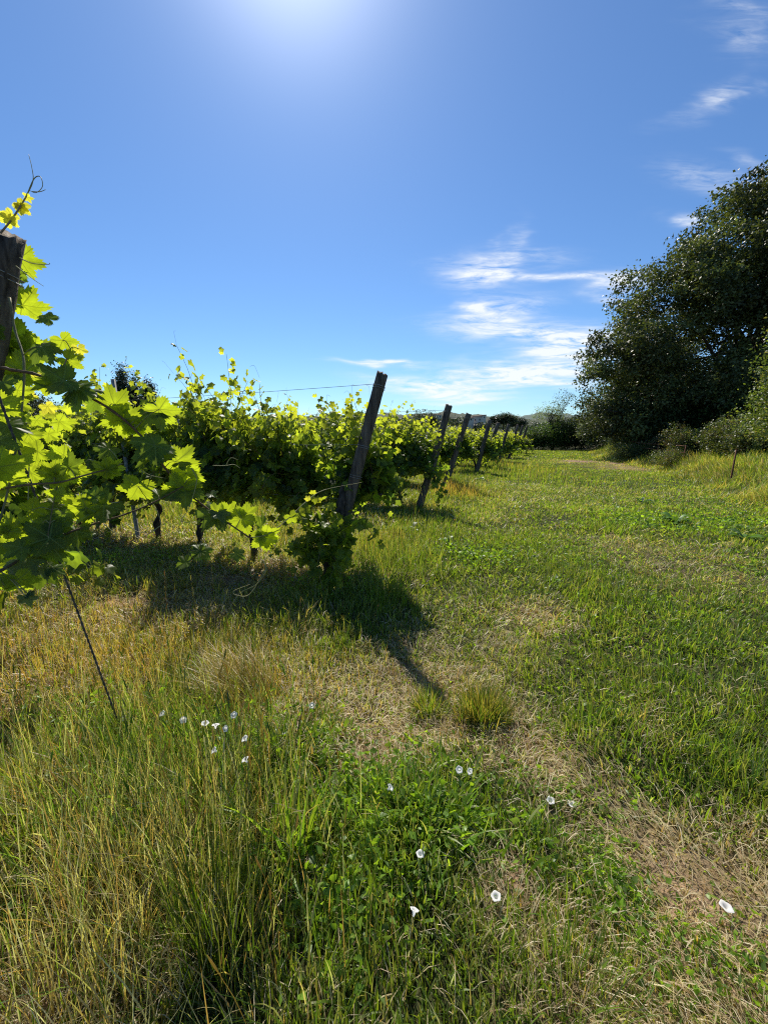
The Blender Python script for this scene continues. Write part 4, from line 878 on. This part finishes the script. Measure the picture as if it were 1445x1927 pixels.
tree('oak_tree', (19.0, 30.5, 0), [(-1.9, 0, 2.8, 2.2, 2.2, 2.3), (.3, 0, 5.0, 2.6, 2.6, 2.6), (2, 0, 4, 3.5, 3, 3.5)], 900, 60, .6, .18, OAK, 2.2, .3, 'dark oak at the far end of the track behind the huge oak', 'tree', 503, nl=10, hollow=.55)
# young elm at the edge of the frame
tree('elm_tree', (10.6, 10.3, 0), [(-.1, 0, 1.6, .9, 1.0, .9), (0, .1, 2.9, .8, .9, 1.0), (.25, 0, 4.1, .7, .8, .8), (-.55, -.2, 2.4, .55, .6, .5), (.8, 0, 2.4, 1.1, 1, 1.6), (-.4, -.4, 1.1, .7, .7, .6), (-.35, 0, 3.5, .5, .5, .5)],
     330, 46, .34, .075, [[.13, .19, .03], [.16, .21, .04], [.2, .2, .06], [.10, .15, .03]], 1.1, .06, 'pale green young elm with pale bark at the photo edge above the bank', 'tree', 504, mat=M_SHRUB, nl=16, hollow=.35)
# airy ash beyond the hedge
tree('ash_tree', (15.4, 35.5, 0), [(-.6, 0, 3.6, 1.1, 1, .8), (.5, 0, 4.3, .9, .9, .9), (-1.4, 0, 2.9, .7, .7, .5), (.2, 0, 3.0, 1.0, 1, .8)], 120, 22, .34, .10, [[.13, .17, .06], [.10, .14, .05]], 1.5, .09, 'small airy pale tree standing above the dark hedge end', 'tree', 505, mat=M_SHRUB, nl=20, hollow=.3)
# shrubs
SHR = [[.05, .075, .024], [.07, .10, .03], [.04, .06, .02], [.085, .105, .04]]
def bush(px, py, wx, wy, hz, label, seed, cols=SHR, ncl=260, ls=.075, name='bush', mat=None, xoff=0, dense=1.0, cat='bush', stems=True, lean=0):
    g = G(px, py); rng = np.random.default_rng(seed); lob = []
    for _ in range(6):
        a = rng.uniform(-.55, .55); lob.append((a*wx+xoff, rng.uniform(-.4, .4)*wy, hz*rng.uniform(.35, .62), wx*rng.uniform(.32, .5), wy*rng.uniform(.35, .55), hz*rng.uniform(.32, .42)))
    lob.append((0, 0, hz*.4, wx*.7, wy*.7, hz*.42))
    return tree(name, (g[0], g[1], 0), lob, int(ncl*dense), 44, max(.22, hz*.13), ls, cols, .3, .035, label, cat, seed, mat=mat or M_SHRUB, nl=14, hollow=.45, group='bushes along the wooded edge')
DK_SHADE = [[.018, .03, .010], [.024, .038, .012], [.03, .05, .013]]  # shade on the sides turned from the sun, put into the leaf colours
M_DARK_SHADE = leaf_material('painted_shade_leaf', .12, (1.5, 1.5, .8), .7, .1, var=.2)  # dull leaf for the bushes whose shade is painted into the colour
def bushd(px, d, wx, wy, hz, label, seed, cols=DK_SHADE, ncl=300, ls=.12, name='bush'):
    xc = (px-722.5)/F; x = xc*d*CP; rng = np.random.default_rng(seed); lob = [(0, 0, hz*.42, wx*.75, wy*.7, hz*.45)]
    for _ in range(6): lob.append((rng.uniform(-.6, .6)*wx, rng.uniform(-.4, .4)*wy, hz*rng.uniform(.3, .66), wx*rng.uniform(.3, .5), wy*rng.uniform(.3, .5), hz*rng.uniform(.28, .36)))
    return tree(name, (x, d, 0), lob, ncl, 44, max(.3, hz*.16), ls, cols, .4, .05, label, 'bush', seed, mat=M_DARK_SHADE if cols is DK_SHADE else M_SHRUB, nl=14, hollow=.4, group='bushes along the wooded edge')
bushd(1000, 35.5, 2.0, 1.6, 2.1, 'low green bush at the far end of the track next to the vines', 601, [[.06, .10, .02], [.08, .13, .025], [.04, .07, .02]])
bushd(1040, 35, 2.2, 1.8, 2.6, 'bright topped bush in the middle of the far hedge', 602, [[.06, .11, .02], [.09, .15, .025], [.04, .07, .02]])
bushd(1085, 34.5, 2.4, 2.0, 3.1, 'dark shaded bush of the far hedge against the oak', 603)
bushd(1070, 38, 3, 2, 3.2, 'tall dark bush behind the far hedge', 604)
bushd(1140, 31, 2.1, 2, 2.6, 'grey green bush below the low limbs of the huge oak', 605, [[.07, .095, .04], [.055, .08, .03], [.085, .11, .05]])
bush(1222, 851, 1.5, 1.2, 1.5, 'olive bush beside the bare patch under the oak', 606)
bush(1165, 845, 1.8, 1.2, 2.0, 'rounded grey green bush where the track meets the wood', 607, [[.075, .10, .045], [.06, .085, .032]])
BR = [[.085, .115, .028], [.11, .145, .035], [.06, .085, .022], [.13, .11, .045]]
bush(1320, 862, 1.7, 1.2, 1.35, 'bramble mound at the oak end of the bank', 608, BR, 420, .07, 'bramble_bush')
bush(1368, 868, 1.6, 1.2, 1.65, 'highest bramble mound with reddish shoots on the bank', 609, BR, 460, .07, 'bramble_bush')
bush(1425, 872, 1.4, 1.2, 1.4, 'bramble mound under the pale elm on the bank', 610, BR, 420, .065, 'bramble_bush')
bush(1265, 856, 1.2, 1.0, 1.0, 'dark low bramble in the oak shade', 611, DK_SHADE, 260, .08, 'bramble_bush')
bushd(1480, 16, 2.4, 2, 3.2, 'dark hedge bush behind the pale elm', 612, DK_SHADE, 360)
bushd(1400, 19.5, 2.6, 2, 3.4, 'dark understory bush beneath the huge oak', 613, DK_SHADE, 420)
bushd(1300, 21, 2.6, 1.6, 3.0, 'deep shaded thicket at the foot of the huge oak', 614, DK_SHADE, 420)
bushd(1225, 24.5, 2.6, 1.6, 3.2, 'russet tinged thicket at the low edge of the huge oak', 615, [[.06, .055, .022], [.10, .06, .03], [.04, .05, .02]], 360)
bush(1192, 855, 1.3, .8, .9, 'low ragged shrub filling the gap between the olive and grey green bushes', 616, SHR, 180, .06)
bush(1270, 866, 1.2, .7, .8, 'low ragged shrub at the foot of the bramble mound', 617, BR, 180, .05)
# rusty fence rails under the oak
def fence():
    a = G(1168, 862); b = G(1285, 868); root = empty('rail_fence', (a[0], a[1], float(gz(a[0], a[1]))), 0, 'low rusty rail fence in the shade under the oak', 'fence'); O = np.array(root.location)
    for i, t in enumerate((0, .33, .66, 1)):
        m = MB(); p = a+(b-a)*t-O; p[2] = float(gz(p[0]+O[0], p[1]+O[1]))-O[2]; tube(m, [p-np.array([0, 0, .1]), p+np.array([.02, 0, .85])], .022, 7); m.build('upright', M_RUST, root)
    for h in (.3, .55, .8):
        m = MB(); pts = [a+(b-a)*t-O+np.array([0, -.03, 0]) for t in np.linspace(0, 1, 7)]
        for p in pts: p[2] = float(gz(p[0]+O[0], p[1]+O[1]))-O[2]+h+RNG.normal(0, .015)
        tube(m, smooth_path(pts, 3), .014, 6); m.build('rail', M_RUST, root)
fence()

# distant trees behind the vineyard
DRK = [[.028, .04, .02], [.038, .052, .026], [.022, .032, .016]]
for i, (px, py, wpx, d, lab) in enumerate([(224, 688, 17, 60, 'tallest of three dark cypresses behind the vines'), (247, 712, 16, 62, 'middle one of three dark cypresses behind the vines'), (275, 712, 19, 60, 'cypress nearest the metal stake of the three behind the vines')]):
    s = d/(CP+(963.5-py)/F*SP); t = P(px, py, s); z = float(gz(t[0], t[1])); h = t[2]-z; w = wpx/F*s*.62
    tree('cypress_tree', (t[0], t[1], 0), [(0, 0, h*.45, w, w, h*.36), (w*.2, 0, h*.78, w*.55, w*.55, h*.20), (-w*.4, 0, h*.66, w*.5, w*.5, h*.22)], 150, 46, .7, .3, DRK, h*.3, .25, lab, 'tree', 700+i, hollow=.3, nl=6, group='dark cypresses behind the vines', flat=1.2)
for i, (px, py, w, d, lab) in enumerate([(20, 715, 5, 55, 'dark tree behind the vines beside the photo edge post'), (-70, 690, 6, 56, 'dark tree hidden behind the photo edge post'), (80, 752, 5, 64, 'low dark tree between the photo edge post and the cypresses'), (330, 765, 4.5, 70, 'low rounded tree past the cypresses'), (390, 752, 4.5, 66, 'pale rounded tree crown showing over the vines past the cypresses'),
                                  (150, 765, 5, 70, 'low tree just before the cypresses'), (800, 768, 5, 110, 'pale crowned tree seen between the first two leaning posts')]):
    s = d/(CP+(963.5-py)/F*SP); t = P(px, py, s); h = t[2]-float(gz(t[0], t[1]))
    tree('field_tree', (t[0], t[1], 0), [(0, 0, h*.6, w*.55, w*.5, h*.36), (-w*.4, 0, h*.5, w*.4, w*.4, h*.3), (w*.4, 0, h*.52, w*.4, w*.4, h*.32)], 150, 46, .8, .3, [[.05, .065, .03], [.04, .055, .026]], h*.35, .25, lab, 'tree', 720+i, hollow=.4, nl=8, group='trees beyond the vineyard')
# umbrella pines
for i, (px, py, wpx, d, lab) in enumerate([(948, 778, 44, 150, 'dark umbrella pine on the skyline above the fourth leaning post'), (972, 787, 34, 160, 'lower umbrella pine touching the darker one')]):
    s = d/(CP+(963.5-py)/F*SP); t = P(px, py, s); h = t[2]-float(gz(t[0], t[1])); w = wpx/F*s*.5
    tree('umbrella_pine', (t[0], t[1], 0), [(0, 0, h*.78, w, w*.8, h*.17), (-w*.5, 0, h*.7, w*.55, w*.5, h*.14), (w*.5, 0, h*.7, w*.5, w*.5, h*.14)], 200, 44, 1.1, .5, DRK, h*.6, .3, lab, 'tree', 740+i, hollow=.5, nl=8, group='umbrella pines on the skyline')

# hills
def hills():
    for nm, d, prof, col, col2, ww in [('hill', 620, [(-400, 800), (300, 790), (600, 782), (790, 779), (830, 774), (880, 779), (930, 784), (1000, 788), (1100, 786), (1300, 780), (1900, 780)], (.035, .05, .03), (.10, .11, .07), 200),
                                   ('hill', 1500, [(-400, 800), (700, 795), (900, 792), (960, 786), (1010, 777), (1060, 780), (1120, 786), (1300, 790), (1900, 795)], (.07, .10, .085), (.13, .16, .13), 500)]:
        xs = np.linspace(-400, 1900, 320); py = np.interp(xs, [p[0] for p in prof], [p[1] for p in prof])+.9*np.sin(xs*.11)+.7*np.sin(xs*.031+1)
        rows = []; rng = np.random.default_rng(3)
        for t in np.linspace(0, 1, 14):
            k = math.sin(t*math.pi*.5) if t <= 1 else 1; V = []
            dd = d-ww*(1-t)
            s = dd; x = (xs-722.5)/F*d*CP; top = CAMH+np.array([P(a, b, d/(CP+(963.5-b)/F*SP))[2]-CAMH for a, b in zip(xs, py)])
            V = np.stack([x*(dd/d), np.full_like(x, dd), top*k-1+rng.normal(0, d*.0016, len(x))*(t > .1)], 1); rows.append(V)
        rows.append(rows[-1]+np.array([0, ww, -d*.08])); V = np.concatenate(rows); n = len(xs); m = len(rows)
        i = np.arange(m-1)[:, None]*n+np.arange(n-1)[None]; Q = np.stack([i, i+1, i+1+n, i+n], -1).reshape(-1, 4)
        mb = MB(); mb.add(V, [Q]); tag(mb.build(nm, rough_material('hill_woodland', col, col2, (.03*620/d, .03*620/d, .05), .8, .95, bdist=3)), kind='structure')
hills()
def hill_woods():
    mb = MB(); rng = np.random.default_rng(12); n = 420
    for _ in range(n):
        d = rng.uniform(330, 600); px = rng.uniform(560, 1300); pyt = np.interp(px, [560, 790, 830, 880, 930, 1000, 1100, 1300], [786, 781, 776, 781, 786, 789, 788, 784]); k = (d-330)/270
        py = pyt+(1-k)*16+rng.uniform(-1, 3); c = P(px, py, d/(CP+(963.5-py)/F*SP)); r = rng.uniform(3, 7)
        m = 60; off = rv(m, rng)*np.array([r, r, r*.7]); scatter(mb, [quad_leaf(.9, .2)], c-np.array([0, 0, r*.5])+off, rv(m, rng), off+rv(m, rng)*r*.5, rng.uniform(1.2, 2.4, m), pick(np.array([[.03, .045, .022], [.045, .06, .03], [.06, .075, .035]]), m, rng), rng=rng)
    tag(mb.build('hill_woods', M_TREE), 'scattered woodland covering the low hill beyond the vines', 'woodland', kind='stuff')
hill_woods()
M_WALL = rough_material('plaster', (.45, .40, .34), (.62, .57, .50), (.8, .8, .8), .1, .9); M_ROOF = rough_material('roof_tile', (.22, .15, .11), (.32, .23, .17), (2, 2, 6), .5, .9); M_WIN = rough_material('window_dark', (.02, .025, .03), (.05, .06, .07), (1, 1, 1), 0, .2)
def house(px, py, d, w, h, dp, label):
    c = P(px, py, d/(CP+(963.5-py)/F*SP)); root = empty('house', c-np.array([0, 0, h*.5]), RNG.normal(0, .3), label, 'house', 'houses on the low hill')
    m = MB(); V = [[sx*w/2, sy*dp/2, z] for z in (-6, h) for sx, sy in ((-1, -1), (1, -1), (1, 1), (-1, 1))]; m.add(V, [np.array([[0, 1, 5, 4], [1, 2, 6, 5], [2, 3, 7, 6], [3, 0, 4, 7]])]); m.build('wall', M_WALL, root, smooth=False)
    o = .5; r = MB(); rh = h*.28; V = [[-w/2-o, -dp/2-o, h-.1], [w/2+o, -dp/2-o, h-.1], [w/2+o, dp/2+o, h-.1], [-w/2-o, dp/2+o, h-.1], [-w/2-o, 0, h+rh], [w/2+o, 0, h+rh]]
    r.add(V, [np.array([[0, 1, 5, 4], [2, 3, 4, 5]]), np.array([[0, 4, 3], [1, 2, 5]]), np.array([[3, 2, 1, 0]])]); r.build('roof', M_ROOF, root, smooth=False)
    for fl in range(int(h//3)):
        for k in range(max(2, int(w//3.5))):
            q = MB(); x0 = -w/2+(k+.5)*w/max(2, int(w//3.5)); z0 = 1+fl*3; q.add([[x0-.5, -dp/2-.06, z0], [x0+.5, -dp/2-.06, z0], [x0+.5, -dp/2-.06, z0+1.5], [x0-.5, -dp/2-.06, z0+1.5], [x0-.5, -dp/2+.05, z0], [x0+.5, -dp/2+.05, z0], [x0+.5, -dp/2+.05, z0+1.5], [x0-.5, -dp/2+.05, z0+1.5]],
                [np.array([[0, 1, 2, 3], [1, 5, 6, 2], [4, 0, 3, 7], [3, 2, 6, 7], [0, 4, 5, 1]])]); q.build('window', M_WIN, root, smooth=False)
house(897, 789, 360, 8, 4.2, 7, 'cream house on the low hill, closest to the umbrella pine')
house(884, 790, 350, 6, 3, 6, 'lower pale house on the low hill beside the third leaning post')
house(822, 784, 420, 8, 3.6, 7, 'pale house high on the low hill between the first and second posts')
house(908, 785, 430, 7, 3.5, 6, 'small pale house behind the cream house on the low hill')
